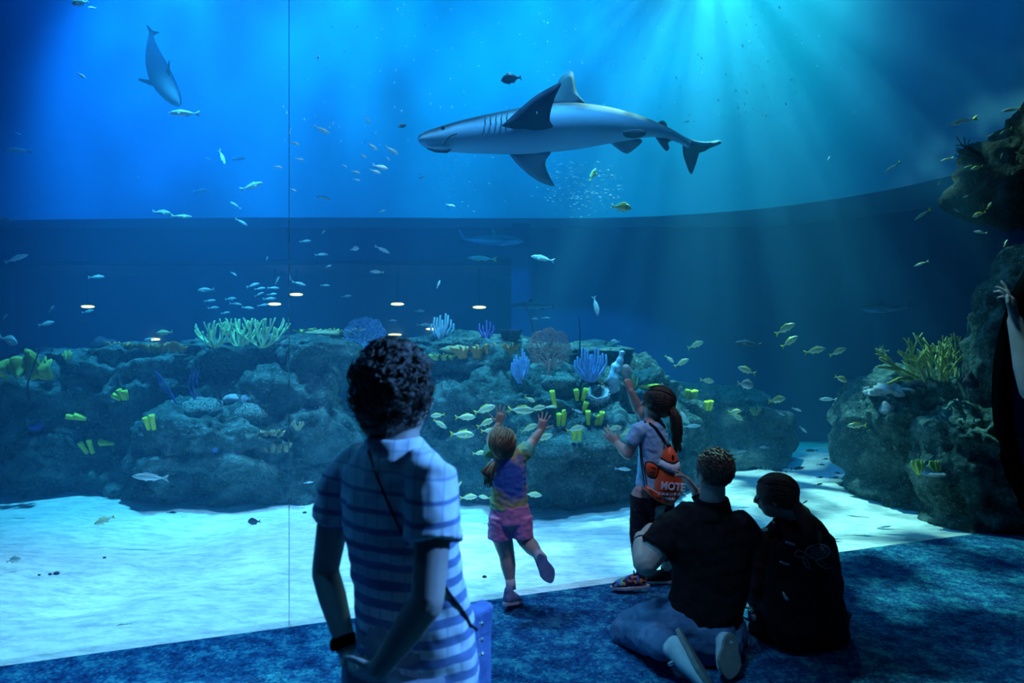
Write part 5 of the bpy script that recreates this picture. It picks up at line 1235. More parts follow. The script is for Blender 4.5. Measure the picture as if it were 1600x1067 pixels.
# dark barrel sponge and the bristly vase sponge
def vase(name, px, py, w_, h_, m, label, bristle=False, flare=1.15, seed=1):
    b, n_ = perch(px, py); u = b.y / FPX; R0, H = w_ * u / 2, h_ * u; rt = empty(name, b); tag(rt, label, 'sponge'); n = 24; V = []; F = []
    prof_ = [(.7, -.05), (.85, .25), (.95, .6), (flare, 1.0), (flare * .9, 1.02), (.7, .7), (.45, .3), (.0001, .2)]
    for (a, z) in prof_:
        for j in range(n):
            an = 2 * math.pi * j / n; k = 1 + .07 * math.sin(an * 6) * (1 if z > .1 else .3)
            V.append(b + Vector((R0 * a * k * math.cos(an), R0 * a * k * math.sin(an), H * z)))
    for i in range(len(prof_) - 1):
        for j in range(n): F.append([i * n + j, i * n + (j + 1) % n, (i + 1) * n + (j + 1) % n, (i + 1) * n + j])
    mb = MB(); mb.add(V, F + [list(range(n))[::-1], [(len(prof_) - 1) * n + j for j in range(n)]]); mb.build('cup', m, rt)
    if bristle:
        mb = MB(); rnd = random.Random(seed)
        for _ in range(260):
            an = rnd.uniform(0, 6.28); z = rnd.uniform(.0, 1.0); rr_ = R0 * (.85 + .25 * z); p = b + Vector((rr_ * math.cos(an), rr_ * math.sin(an), H * z))
            d = Vector((math.cos(an), math.sin(an), rnd.uniform(-.1, .9))); mb.tube([p, p + d * 4 * u], [.7 * u, .3 * u], 4, round_ends=False)
        o = mb.build('bristles', M['c_sky'], rt); tag(o, kind='stuff')
    return rt
vase('barrel_sponge', 798, 531, 32, 16, M['c_dark'], 'dark ribbed barrel sponge at the crest of the reef')
vs_ = vase('vase_sponge', 933, 628, 30, 20, M['c_grey'], 'bristly vase sponge with a dark hole beside the yellow tubes', True)
vs_.rotation_euler = (R(32), 0, 0)
# yellow tube sponges
YS = [(868, 634, [(-1, 28, -.22)], 'single tall yellow tube sponge below the brain coral dome'),
      (905, 623, [(-4, 18, -.15), (4, 20, .3)], 'pair of yellow tube sponges just below the blue-grey finger coral'),
      (911, 640, [(0, 16, .25)], 'short single yellow tube sponge in the middle of the yellow cluster'),
      (876, 662, [(-4, 20, 0), (3, 25, .08)], 'pair of upright yellow tubes, leftmost of the lower three'),
      (919, 660, [(-1, 22, -.05)], 'stout yellow tube, second of the lower three sponges'),
      (933, 661, [(-3, 17, 0), (3, 22, .15)], 'pair of yellow tubes, rightmost of the lower three'),
      (899, 685, [(-4, 18, 0), (5, 20, 0)], 'dim yellow-green tube sponge below the yellow cluster'),
      (200, 622, [(-6, 14, -.9), (0, 18, -.35), (4, 15, -.1)], 'yellow tube trio high on the flat-topped left rock'),
      (137, 652, [(0, 24, -1.35), (4, 18, -1.2)], 'yellow tubes leaning sideways low on the far left'),
      (243, 668, [(-5, 20, -.15), (3, 24, 0)], 'upright pair of yellow tubes left of the rounded boulder'),
      (147, 705, [(-5, 20, -.4), (4, 22, -.1)], 'thick yellow tube pair low on the flat-topped left rock'),
      (180, 690, [(0, 18, -1.3), (4, 20, -1.5)], 'two yellow tubes lying sideways beside the thick pair'),
      (1076, 622, [(-5, 16, 0), (1, 14, .1), (7, 15, 0)], 'yellow tube trio on the left of the low far rock'),
      (1103, 638, [(-2, 14, 0), (3, 15, .1)], 'yellow tube pair on the middle of the low far rock')]
for px, py, tubes, lab in YS:
    b, n_ = perch(px, py); u = b.y / FPX; rt = empty('tube_sponge', b); tag(rt, lab, 'sponge', 'yellow tube sponges')
    for dx, h_, ln in tubes:
        d = Vector((math.sin(ln), -.35, math.cos(ln))).normalized(); p0 = b + Vector((dx * u, -.06, -.01)); rr_ = 3.9 * u; V = []; F = []; n = 12; ax = d.orthogonal().normalized(); ay = d.cross(ax)
        for a, z in ((.8, 0), (.85, .3), (1, .7), (1.12, 1), (.95, 1.03), (.65, .98), (.55, .6), (.001, .55)):
            for j in range(n):
                an = 2 * math.pi * j / n; k = 1 + .08 * math.sin(3 * an + z * 4 + dx); V.append(p0 + d * h_ * u * z + (ax * math.cos(an) + ay * math.sin(an)) * rr_ * a * k)
        for i in range(7):
            for j in range(n): F.append([i * n + j, i * n + (j + 1) % n, (i + 1) * n + (j + 1) % n, (i + 1) * n + j])
        mb = MB(); mb.add(V, F + [list(range(n))[::-1]]); mb.build('tube', M['c_yellow'], rt)
# leaning blue sponge and its small neighbour
r, b, u = coral_root('leaning_sponge', 958, 605, 'pale blue knobbly sponge leaning up between finger coral and older girl', 'sponge'); mb = MB()
mb.tube([b + Vector((0, .03, -.03)), P(958, 590, b.y - .02), P(963, 572, b.y), P(969, 560, b.y), P(972, 551, b.y)], [9 * u, 9 * u, 7.5 * u, 5 * u, 4.5 * u], 14)
mb.blob('trunk', M['c_sky'], .012, 2, r, post=lambda p, n_: p + n_ * .02 * noise.noise(p * 18))
r, b, u = coral_root('pipe_sponge', 980, 592, 'pinkish grey pipe sponge right of the leaning blue sponge', 'sponge'); mb = MB()
mb.tube([b, P(979, 584, b.y), P(978, 575, b.y)], [6 * u, 6 * u, 6.5 * u], 12); mb.build('tube', M['c_pink'], r)
# flat-bladed elkhorn corals
def elkhorn(px, py, w_, h_, m, label, seed, nb=7):
    r, b, u = coral_root('elkhorn_coral', px, py, label, 'coral'); rnd = random.Random(seed)
    for k in range(nb):
        t = (k - (nb - 1) / 2) / max(1, (nb - 1) / 2); x = t * w_ * u / 2; hh = h_ * u * rnd.uniform(.7, 1.05)
        wd = w_ * u / nb * .75; ps = []
        for fx, fz in ((-.5, 0), (-.8, .45), (-1.1, .9), (-.75, 1.0), (-.45, .68), (-.1, .72), (.05, 1.05), (.4, .98), (.4, .6), (.8, .7), (1.05, .95), (1.1, .6), (.7, .3), (.5, 0)):
            ps.append(b + Vector((x + wd * fx * rnd.uniform(.8, 1.2) + t * hh * .35 * fz, rnd.uniform(-.02, .02) + .10 * fz * rnd.uniform(-1, .4), hh * fz - .015)))
        mb = MB(); mb.plate(ps, .014, inset=.7, normal=(0, -1, .2)); mb.build('blade', m, r)
    return r
elkhorn(757, 559, 66, 28, M['c_orange'], 'orange elkhorn coral with flat blades on the high pale rock', 1, 4)
elkhorn(230, 550, 104, 18, M['c_orange'], 'low orange-yellow elkhorn coral along the top of the flat left rock', 2, 9)
elkhorn(700, 561, 36, 14, M['c_lime'], 'yellow-edged elkhorn plate just right of the woman\'s head', 3, 4)
elkhorn(515, 517, 84, 16, M['c_lime'], 'greenish elkhorn coral left of the blue lace sea fan', 4, 8)
elkhorn(420, 705, 52, 20, M['c_tan'], 'ruffled lettuce coral on the rounded boulder, low at right', 5, 6)
elkhorn(415, 680, 46, 12, M['c_tan'], 'ruffled lettuce coral just above the lower ruffle on the boulder', 6, 5)
# leafy yellow-green coral at far left
r, b, u = coral_root('leaf_coral', 74, 592, 'large folded yellow-green leaf coral at the far left', 'coral'); b = b + Vector((0, -.30, .02)); rnd = random.Random(8)
for k in range(7):
    x = (k - 3) * 11 * u; hh = (46 - abs(k - 3) * 3) * u * rnd.uniform(.85, 1.05); ps = []
    for i in range(14):
        a = 2 * math.pi * i / 14; ps.append(b + Vector((x + 10 * u * math.sin(a) * (1 + .15 * math.sin(3 * a)), .06 * math.cos(a * 2 + k) + (k % 2) * .06, hh * .5 * (1 - math.cos(a)) - .02)))
    mb = MB(); mb.plate(ps, .02, inset=.75, normal=(rnd.uniform(-.5, .5), -1, 0)); mb.build('leaf', M['c_olive'], r)
# small bits
fingers(105, 560, 14, 14, M['c_lime'], 'small lime finger coral beside the leaf coral', 21, 5, 2.4)
fingers(338, 702, 22, 12, M['c_blue'], 'tiny cluster of blue polyps on the rounded boulder', 22, 8, 2.0)
fingers(1437, 736, 20, 20, M['c_lime'], 'left yellow-green cup coral on the face of the right rock', 23, 6, 2.6)
fingers(1467, 736, 24, 22, M['c_lime'], 'right yellow-green cup coral on the face of the right rock', 24, 7, 2.6)
fingers(992, 603, 14, 18, M['c_stag'], 'short green branching coral right of the pipe sponge', 25, 6, 1.6)
fingers(1180, 645, 16, 12, M['c_stag'], 'small dark green tuft coral at the right end of the low far rock', 26, 5, 2.2)
fingers(465, 668, 18, 12, M['c_tan'], 'small tan finger coral on the rock face left of the woman\'s head', 27, 5, 2.2)
fingers(382, 627, 9, 12, M['c_sky'], 'tiny white anemone on top of the right brain coral', 28, 7, 1.2, 'sea_anemone')
# staghorn thicket crowning the right rock
r, b, u = coral_root('staghorn_coral', 1470, 598, 'dense olive staghorn coral crowning the right rock', 'coral'); rnd = random.Random(11)
for k in range(36):
    x = rnd.uniform(-52, 58) * u; y = rnd.uniform(-.22, .2); base = b + Vector((x, y, .03))
    d = Vector((x * 1.4 + rnd.uniform(-.35, .35), rnd.uniform(-.5, .3), .55 + rnd.uniform(0, .4))); mb = MB()
    grow(mb, base, d, 36 * u * rnd.uniform(.7, 1.15), 2.2 * u, 2, rnd, .8, None, .4, 3, .80, 6, 3, .58); mb.build('branch', M['c_stag'], r)
for (pts, th_) in (([(1432, 590), (1412, 580), (1395, 570), (1376, 560)], 4), ([(1408, 578), (1390, 575), (1373, 573)], 3), ([(1424, 592), (1405, 592), (1388, 600)], 3.4), ([(1398, 572), (1390, 562), (1385, 556)], 2.6)):
    mb = MB(); mb.tube([P(x, y, b.y - .15) for x, y in pts], [th_ * u * (1 - .12 * i) for i in range(len(pts))], 8); mb.build('branch', M['c_stag'], r)
# feathery plume on the upper right rock
r = empty('sea_plume', P(1530, 262, 6.0)); tag(r, 'feathery dark sea plume at the upper left of the jutting rock', 'coral'); rnd = random.Random(12)
for k in range(16):
    t = k / 15; mb = MB(); x0, y0 = 1542 - 10 * t, 258 - 20 * t
    mb.tube(smooth_pts([tuple(P(*q)) for q in ((x0, y0, 6.05), (x0 - 15 - 8 * t, y0 - 10 + 6 * math.sin(k), 5.98), (1500 + rnd.uniform(-8, 20), 215 + 34 * (1 - t) + rnd.uniform(-6, 6), 5.9))], 3), .004, 5); mb.build('stem', M['c_dark'], r)
# ------------------------------------------------------------------ fish
def fish_mat(name, back, side, belly, stripe=None, metal=.25):
    m = mat(name, side, .35, .5, 0.0); tc = N(m, 'ShaderNodeTexCoord'); sp = N(m, 'ShaderNodeSeparateXYZ'); L(m, tc.outputs['Object'], sp.inputs[0])
    rp = N(m, 'ShaderNodeValToRGB'); e = rp.color_ramp.elements; e[0].position = .25; e[0].color = (*belly, 1); e[1].position = .78; e[1].color = (*back, 1); x = e.new(.5); x.color = (*side, 1)
    mr = N(m, 'ShaderNodeMapRange'); mr.inputs[1].default_value = -.17; mr.inputs[2].default_value = .17; L(m, sp.outputs[2], mr.inputs[0]); L(m, mr.outputs[0], rp.inputs[0]); src = rp.outputs[0]
    if stripe:
        mu = N(m, 'ShaderNodeMath', operation='MULTIPLY'); L(m, sp.outputs[2], mu.inputs[0]); mu.inputs[1].default_value = 150.0
        si = N(m, 'ShaderNodeMath', operation='SINE'); L(m, mu.outputs[0], si.inputs[0])
        gt = N(m, 'ShaderNodeMapRange'); gt.inputs[1].default_value = .0; gt.inputs[2].default_value = .7; L(m, si.outputs[0], gt.inputs[0])
        mx = N(m, 'ShaderNodeMix', data_type='RGBA'); L(m, gt.outputs[0], mx.inputs[0]); L(m, src, mx.inputs[6]); mx.inputs[7].default_value = (*stripe, 1); src = mx.outputs[2]
    L(m, src, BS(m).inputs['Base Color']); return m
M['f_grunt'] = fish_mat('grunt_skin', (.55, .68, .50), (.72, .84, .76), (.85, .9, .88), (.72, .74, .30))
M['f_silver'] = fish_mat('silver_skin', (.40, .52, .56), (.70, .80, .82), (.85, .9, .9))
M['f_white'] = fish_mat('white_skin', (.75, .80, .80), (.85, .88, .88), (.9, .92, .92))
M['f_dark'] = fish_mat('dark_skin', (.015, .02, .04), (.02, .03, .06), (.03, .04, .07))
M['f_pork'] = fish_mat('porkfish_skin', (.6, .6, .2), (.75, .75, .35), (.8, .8, .6), (.75, .65, .05))
M['f_yfin'] = mat('yellow_fin', (.72, .66, .06), .5, .3); M['f_fin'] = mat('pale_fin', (.45, .55, .56), .5, .3); M['f_dfin'] = mat('dark_fin', (.03, .035, .06), .5, .3)
M['f_eye'] = mat('fish_eye', (.005, .005, .008), .1, .6)
# unit fish swim along +X, one unit from snout to tail tip
FS = {'grunt': dict(h=.150, w=.065, body='f_grunt', fin='f_yfin', dor=.05), 'silver': dict(h=.105, w=.05, body='f_silver', fin='f_fin', dor=.035), 'white': dict(h=.125, w=.06, body='f_white', fin='f_fin', dor=.03),
      'slim': dict(h=.075, w=.045, body='f_silver', fin='f_yfin', dor=.025), 'tang': dict(h=.235, w=.06, body='f_dark', fin='f_dfin', dor=.05), 'deep': dict(h=.24, w=.07, body='f_silver', fin='f_fin', dor=.06), 'pork': dict(h=.19, w=.07, body='f_pork', fin='f_yfin', dor=.06), 'dull': dict(h=.10, w=.05, body='f_dark', fin='f_dfin', dor=.03)}
FM = {}
def fish_meshes(kind):
    if kind in FM: return FM[kind]
    s = FS[kind]; H, W_ = s['h'], s['w']; V = []; F = []; n = 12
    prof_ = [(.5, .04, .03, 0), (.47, .22, .22, -.01), (.42, .50, .5, 0), (.34, .80, .8, .02), (.22, 1.0, 1.0, .03), (.08, 1.0, 1.0, .03), (-.06, .84, .85, .02), (-.18, .55, .6, .01), (-.27, .30, .38, 0), (-.33, .20, .22, 0), (-.37, .22, .12, 0)]
    for x, a, b, z in prof_:
        for j in range(n):
            an = 2 * math.pi * j / n; V.append(Vector((x, W_ * b * math.sin(an), H * a * math.cos(an) * (1.0 if math.cos(an) > 0 else .88) + z * H)))
    for i in range(len(prof_) - 1):
        for j in range(n): F.append([i * n + j, (i + 1) * n + j, (i + 1) * n + (j + 1) % n, i * n + (j + 1) % n])
    F += [list(range(n)), [(len(prof_) - 1) * n + j for j in range(n)][::-1]]
    out = {}
    def mk(nm, mb, m):
        me = bpy.data.meshes.new(kind + '_' + nm); me.from_pydata([tuple(v) for v in mb.V], [], mb.F); me.update(); me.materials.append(M[m]); me.polygons.foreach_set('use_smooth', [True] * len(me.polygons)); out[nm] = me
    b = MB(); b.add(V, F); mk('body', b, s['body'])
    t = MB(); t.plate([(-.34, 0, .025), (-.41, 0, .07), (-.50, 0, H * .55 + .06), (-.455, 0, .02), (-.445, 0, 0), (-.455, 0, -.02), (-.50, 0, -H * .55 - .06), (-.41, 0, -.07), (-.34, 0, -.025)], .010); mk('tail_fin', t, s['fin'])
    d = MB(); d.plate([(.22, 0, H * .98), (.18, 0, H * 1.02 + s['dor']), (.08, 0, H * 1.02 + s['dor'] * .9), (-.06, 0, H * .85 + s['dor'] * .7), (-.18, 0, H * .55 + s['dor'] * .8), (-.22, 0, H * .40), (0, 0, H * .85)], .008, normal=(0, 1, 0)); mk('dorsal_fin', d, s['fin'])
    a = MB(); a.plate([(-.02, 0, -H * .75), (-.08, 0, -H * .75 - s['dor']), (-.17, 0, -H * .5 - s['dor'] * .6), (-.2, 0, -H * .38), (-.1, 0, -H * .6)], .008, normal=(0, 1, 0))
    a.plate([(.2, 0, -H * .8), (.12, 0, -H * .85 - s['dor'] * 1.2), (.09, 0, -H * .85 - s['dor'] * .8), (.12, 0, -H * .8)], .008, normal=(0, 1, 0)); mk('belly_fin', a, s['fin'])
    p = MB()
    for sg in (1, -1): p.plate([(.24, sg * W_ * .95, -.02), (.16, sg * (W_ + .045), -.05), (.11, sg * (W_ + .05), -.05), (.13, sg * (W_ + .02), -.015), (.2, sg * W_, .005)], .006)
    mk('pectoral_fin', p, s['fin'])
    e = MB()
    for sg in (1, -1): e.ell((.405, sg * W_ * .52, H * .22), (.020, .012, .020), None, 8)
    mk('eye', e, 'f_eye')
    if kind == 'pork':
        q = MB()
        for x, hh, ww in ((.40, .6, .62), (.26, .98, 1.0)):
            q.tube([(x, 0, H * hh + .01), (x, W_ * ww * .75 + .004, H * hh * .6), (x, W_ * ww + .006, 0), (x, W_ * ww * .75 + .004, -H * hh * .5)], [.022, .02], 5, round_ends=False) if False else None
            for sg in (1, -1): q.tube([(x + .01, 0, H * hh), (x, sg * W_ * ww * .8, H * hh * .62), (x - .01, sg * (W_ * ww + .002), 0), (x - .02, sg * W_ * ww * .85, -H * hh * .45)], [.018, .02, .02, .012], 5, round_ends=False)
        mk('face_band', q, 'f_dark')
    # the small ones: one mesh, several materials
    al = MB(); sl = [s['body'], s['fin'], 'f_eye']
    for nm, mi in (('body', 0), ('tail_fin', 1), ('dorsal_fin', 1), ('belly_fin', 1)):
        me = out[nm]; al.add([v.co.copy() for v in me.vertices], [list(q.vertices) for q in me.polygons], mi)
    me = bpy.data.meshes.new(kind + '_fish'); me.from_pydata([tuple(v) for v in al.V], [], al.F); me.update()
    for q in sl: me.materials.append(M[q])
    me.polygons.foreach_set('material_index', al.mi); me.polygons.foreach_set('use_smooth', [True] * len(me.polygons)); out['whole'] = me
    FM[kind] = out; return out
ORD = ['first', 'second', 'third', 'fourth', 'fifth', 'sixth', 'seventh', 'eighth', 'ninth', 'tenth', 'eleventh', 'twelfth', 'thirteenth', 'fourteenth', 'fifteenth', 'sixteenth', 'seventeenth', 'eighteenth', 'nineteenth', 'twentieth', 'twenty-first', 'twenty-second', 'twenty-third', 'twenty-fourth']
frnd = random.Random(77)
ADJ = {'grunt': 'striped yellow-tailed grunt', 'silver': 'silver fish', 'white': 'bright white fish', 'slim': 'slender yellow-finned fish', 'tang': 'dark oval fish', 'deep': 'deep-bodied silver fish', 'pork': 'yellow barred fish', 'dull': 'dusky fish'}
def put_fish(px, py, ln, ang, kind, Y, label, group):
    ms = fish_meshes(kind); c = P(px, py, Y); Lm = ln * Y / FPX
    yaw = frnd.uniform(-.35, .35); a = R(ang); f = Vector((math.cos(a), yaw, math.sin(a))).normalized(); u = Vector((0, frnd.uniform(-.25, .1), 1))
    if abs(f.z) > .85: u = Vector((-1 if f.x < 0 else 1, -.3, .1))
    s_ = (u - f * u.dot(f)).normalized(); l_ = s_.cross(f)
    mt = Matrix((f, l_, s_)).transposed().to_4x4() @ Matrix.Scale(Lm / max(.6, math.sqrt(1 - f.y * f.y)), 4); mt.translation = c
    if ln >= 20:
        r = empty('fish', c); r.matrix_world = mt
        for nm in ('body', 'tail_fin', 'dorsal_fin', 'belly_fin', 'pectoral_fin', 'eye', 'face_band'):
            if nm in ms: o = bpy.data.objects.new(nm, ms[nm]); COL.objects.link(o); o.parent = r
    else:
        r = bpy.data.objects.new('fish', ms['whole']); COL.objects.link(r); r.matrix_world = mt
    tag(r, label, 'fish', group); return r
# px, py, length in px, heading in degrees (0 right, 180 left), kind, distance, [own label]
SCHOOL = {
 'fish high in the upper left water': ('among the fish high at the upper left', [
  (144, 12, 12, 180, 'white', 6.5), (288, 177, 43, 184, 'silver', 6.2, 'silver fish just below the diving pale shark\'s head'), (127, 118, 16, -35, 'white', 6.0), (30, 235, 34, 180, 'silver', 8.2), (28, 209, 12, -20, 'silver', 8.6),
  (497, 90, 10, 60, 'dull', 7), (347, 246, 30, -65, 'silver', 7.5), (373, 248, 25, 2, 'silver', 8.6), (324, 248, 14, -20, 'silver', 9), (393, 291, 38, 18, 'silver', 7.4), (313, 298, 27, 3, 'silver', 8.6), (214, 277, 6, 0, 'white', 8), (12, 344, 30, 172, 'silver', 8.0)]),
 'fish beside the glass seam': ('in the loose column beside the glass seam', [
  (460, 224, 17, -20, 'white', 6.4), (468, 249, 14, -12, 'white', 6.4), (434, 261, 15, -8, 'white', 6.3), (458, 297, 13, -25, 'white', 6.6), (503, 203, 28, -25, 'silver', 6.4), (452, 205, 13, -80, 'white', 6.6), (520, 193, 8, 60, 'white', 7), (506, 309, 22, -12, 'silver', 8),
  (368, 321, 18, 145, 'silver', 7.4), (377, 347, 20, -30, 'silver', 7.6), (252, 332, 33, -6, 'silver', 7.4), (283, 338, 35, -3, 'slim', 7.2)]),
 'white school left of the shark': ('in the white school left of the big shark', [
  (582, 229, 20, -38, 'white', 6.3), (612, 235, 24, -32, 'white', 6.2), (568, 244, 13, -35, 'white', 6.5), (606, 248, 11, -55, 'white', 6.6), (594, 261, 28, -18, 'white', 6.1), (586, 268, 20, -22, 'white', 6.3), (556, 269, 15, -15, 'white', 6.4), (557, 281, 12, -10, 'white', 6.6), (538, 259, 9, -30, 'white', 6.8), (574, 187, 15, -75, 'white', 6.8), (704, 321, 15, -10, 'white', 7.2), (597, 330, 11, 20, 'white', 7.6), (659, 278, 11, 10, 'silver', 8)]),
 'fish around the big shark': ('near the big shark', [
  (799, 123, 33, 188, 'tang', 6.0, 'dark oval fish directly above the big shark'), (628, 197, 14, 20, 'tang', 6.4, 'small dark fish left of the big shark\'s snout'), (926, 273, 22, 65, 'pork', 6.6, 'yellow-finned fish pointing up beneath the big shark'), (971, 324, 33, -4, 'pork', 6.2, 'yellow fish with dark face bars well below the big shark'),
  (1073, 190, 10, 10, 'silver', 6.4, 'tiny silver fish above the big shark\'s tail')]),
 'fish before the far window at left': ('before the left part of the far window', [
  (25, 404, 34, 24, 'silver', 7.2), (150, 433, 28, 3, 'silver', 7.4), (137, 487, 22, 10, 'silver', 7.4), (72, 506, 30, 12, 'silver', 7.0), (80, 483, 16, 40, 'silver', 7.2), (127, 503, 17, 0, 'dull', 7.4), (7, 496, 12, 60, 'silver', 7.4), (13, 532, 32, -18, 'deep', 6.8), (257, 520, 26, 184, 'grunt', 7.0), (233, 530, 18, 186, 'silver', 7.2)]),
 'school over the green corals': ('in the school over the green branching corals', [
  (322, 453, 30, 182, 'silver', 7.3), (395, 446, 24, 15, 'silver', 7.4), (406, 451, 18, 8, 'silver', 7.5), (405, 460, 17, 25, 'silver', 7.4), (427, 450, 18, 0, 'silver', 7.6), (425, 460, 17, 5, 'silver', 7.5), (421, 467, 20, 5, 'silver', 7.4), (411, 477, 18, 8, 'silver', 7.5), (387, 481, 19, -5, 'silver', 7.5), (368, 475, 18, -5, 'silver', 7.5), (360, 467, 20, 5, 'silver', 7.5), (328, 470, 18, 5, 'silver', 7.4), (333, 481, 19, 5, 'silver', 7.3), (352, 489, 16, 8, 'silver', 7.6), (433, 438, 14, 60, 'silver', 7.6), (467, 443, 22, -15, 'silver', 7.2), (453, 433, 12, -80, 'silver', 7.2), (365, 428, 13, -30, 'white', 7.4), (508, 446, 15, 0, 'silver', 8)]),
 'fish above the middle of the reef': ('above the middle of the reef', [
  (502, 398, 20, 5, 'silver', 7.8), (513, 416, 10, 20, 'white', 7.8), (477, 377, 19, 5, 'silver', 8), (505, 363, 9, 50, 'white', 8), (417, 404, 8, 80, 'white', 7.6), (754, 404, 46, 178, 'slim', 8.8, 'long faint yellow-tailed fish under the far shark'), (848, 404, 38, 168, 'silver', 7.6, 'silver fish right of the far window\'s end'), (589, 425, 24, 176, 'silver', 7.4), (685, 444, 14, 70, 'white', 7.0), (554, 389, 15, 8, 'deep', 7.6), (597, 390, 25, -25, 'silver', 7.6), (541, 463, 17, 5, 'silver', 8.4), (612, 501, 16, 0, 'silver', 8.6), (655, 486, 18, 0, 'silver', 8.6), (663, 508, 24, 0, 'silver', 8.6), (835, 498, 13, 0, 'silver', 8.6), (853, 497, 15, 0, 'silver', 8.6), (931, 478, 32, -78, 'white', 6.8, 'white fish diving nose down right of the small shark'), (961, 534, 14, 178, 'deep', 7.2), (967, 552, 24, 178, 'dull', 7.4), (903, 582, 20, -68, 'white', 6.8)]),
 'striped grunts around the little girl': ('of the grunts around the little girl', [
  (828, 624, 18, -25, 'grunt', 5.7, 'pale grunt turned toward us, topmost above the little girl'), (757, 640, 36, 20, 'grunt', 5.6), (727, 652, 32, 0, 'grunt', 5.6), (814, 641, 42, -4, 'grunt', 5.5), (840, 638, 28, 8, 'grunt', 5.65), (858, 636, 24, 4, 'slim', 5.8), (684, 649, 24, 188, 'grunt', 5.7), (687, 662, 26, -30, 'grunt', 5.6), (759, 661, 30, 24, 'grunt', 5.55), (765, 673, 28, 2, 'grunt', 5.6), (722, 679, 38, -3, 'grunt', 5.45), (827, 669, 30, 24, 'grunt', 5.6), (849, 684, 32, 16, 'grunt', 5.5), (749, 708, 22, 5, 'grunt', 5.7), (732, 777, 28, 4, 'grunt', 5.5), (757, 777, 20, 175, 'grunt', 5.6), (833, 773, 28, -4, 'grunt', 5.5), (717, 758, 15, 55, 'grunt', 5.6), (660, 701, 16, 120, 'grunt', 5.6), (899, 670, 30, 14, 'grunt', 5.7), (887, 642, 13, 10, 'tang', 6.0), (902, 642, 18, -20, 'silver', 6.0)]),
 'grunts around the older girl': ('of the fish around the older girl', [
  (960, 669, 26, 4, 'grunt', 5.8), (979, 676, 26, 28, 'grunt', 5.7), (990, 639, 10, 60, 'grunt', 5.9), (973, 733, 26, -4, 'silver', 5.7), (994, 767, 16, 30, 'grunt', 5.6), (1067, 648, 18, -55, 'white', 5.9), (1081, 666, 28, 5, 'silver', 6.2), (1073, 641, 8, 0, 'silver', 6.4)]),
 'fish in the deep blue right of the reef': ('in the deep blue right of the reef', [
  (1087, 539, 28, 22, 'grunt', 6.4), (1065, 567, 26, 28, 'grunt', 6.2), (1046, 561, 17, -40, 'grunt', 6.3), (1170, 537, 44, 175, 'dull', 8.0, 'dusky long fish alone in the deep blue'), (1227, 514, 32, 32, 'grunt', 6.1), (1234, 534, 30, 36, 'grunt', 6.1), (1273, 548, 31, 14, 'grunt', 6.1), (1309, 550, 28, 26, 'grunt', 6.1), (1379, 548, 22, 178, 'silver', 7), (1440, 412, 24, 200, 'slim', 6.8), (1167, 579, 31, 160, 'grunt', 6.0), (1165, 601, 29, -8, 'deep', 6.0), (1105, 595, 25, -8, 'grunt', 6.2), (1314, 592, 25, -22, 'grunt', 6.2), (1214, 625, 32, 8, 'grunt', 6.1), (1294, 624, 25, 180, 'silver', 6.4), (1339, 665, 28, 182, 'grunt', 6.0), (1220, 646, 18, -25, 'silver', 7.4), (1245, 640, 17, -18, 'silver', 7.4), (1294, 653, 18, 175, 'dull', 7.6), (1255, 671, 18, -38, 'silver', 7.2), (1148, 643, 22, 5, 'grunt', 6.6), (1151, 651, 24, -28, 'grunt', 6.4), (1194, 699, 18, 176, 'silver', 7.4)]),
 'fish by the upper right rock': ('near the dark rock at upper right', [
  (1504, 190, 42, 192, 'slim', 6.0), (1580, 172, 32, 188, 'slim', 5.9), (1572, 205, 28, 205, 'slim', 5.7), (1480, 249, 20, 195, 'slim', 5.8), (1395, 261, 26, 215, 'slim', 6.2), (1469, 284, 15, 230, 'slim', 5.9), (1512, 260, 11, 200, 'slim', 5.7), (1527, 262, 18, 195, 'grunt', 5.65), (1592, 240, 12, 160, 'grunt', 5.6), (1565, 243, 9, 80, 'silver', 5.6), (1586, 266, 18, 240, 'grunt', 5.6), (1509, 307, 10, 20, 'silver', 5.8), (1546, 321, 13, 60, 'grunt', 5.7), (1530, 335, 21, 200, 'grunt', 5.7), (1495, 329, 9, -40, 'silver', 6), (1442, 335, 30, 215, 'slim', 6.0), (1295, 247, 8, 60, 'silver', 7), (1194, 179, 12, 5, 'silver', 8), (1532, 363, 19, 170, 'silver', 5.8), (1572, 380, 14, 60, 'grunt', 5.65)]),
 'fish skimming the far sand': ('skimming the far sand at right', [
  (1157, 706, 22, 10, 'silver', 7.6), (1212, 715, 9, 50, 'dull', 7.6), (1179, 732, 26, 182, 'dull', 7.2), (1217, 735, 24, 175, 'dull', 7.2), (1246, 732, 24, 4, 'dull', 7.2), (1268, 704, 18, 185, 'dull', 8), (1290, 717, 13, 0, 'dull', 7.6), (1283, 726, 12, 0, 'dull', 7.5), (1321, 724, 10, -40, 'dull', 7.6), (1281, 746, 13, 0, 'dull', 7), (1304, 746, 14, 10, 'dull', 7), (1310, 739, 12, 170, 'dull', 7.1), (1279, 757, 15, 10, 'dull', 6.8), (1257, 785, 14, 25, 'dull', 6.2), (1225, 703, 14, 180, 'dull', 8.2), (1338, 734, 12, 10, 'dull', 7.1), (1322, 705, 12, 175, 'dull', 8)]),
 'fish low over the left sand': ('low over the left sand and rocks', [
  (235, 746, 57, 176, 'silver', 5.2, 'large silver fish low in front of the left boulder'), (163, 813, 29, 200, 'grunt', 5.2), (40, 813, 19, 178, 'silver', 6.0), (37, 762, 24, 8, 'dull', 6.0), (21, 875, 20, 10, 'deep', 4.6, 'pale round fish above the bright sand at far left'), (397, 815, 23, 186, 'tang', 5.8, 'dark fish hovering over the sand below the boulder'), (182, 984, 54, 16, 'silver', 3.75, 'grey fish with a dark back resting over the nearest sand'), (482, 754, 14, 5, 'silver', 6.2), (268, 801, 17, 5, 'dull', 6.2)]),
}
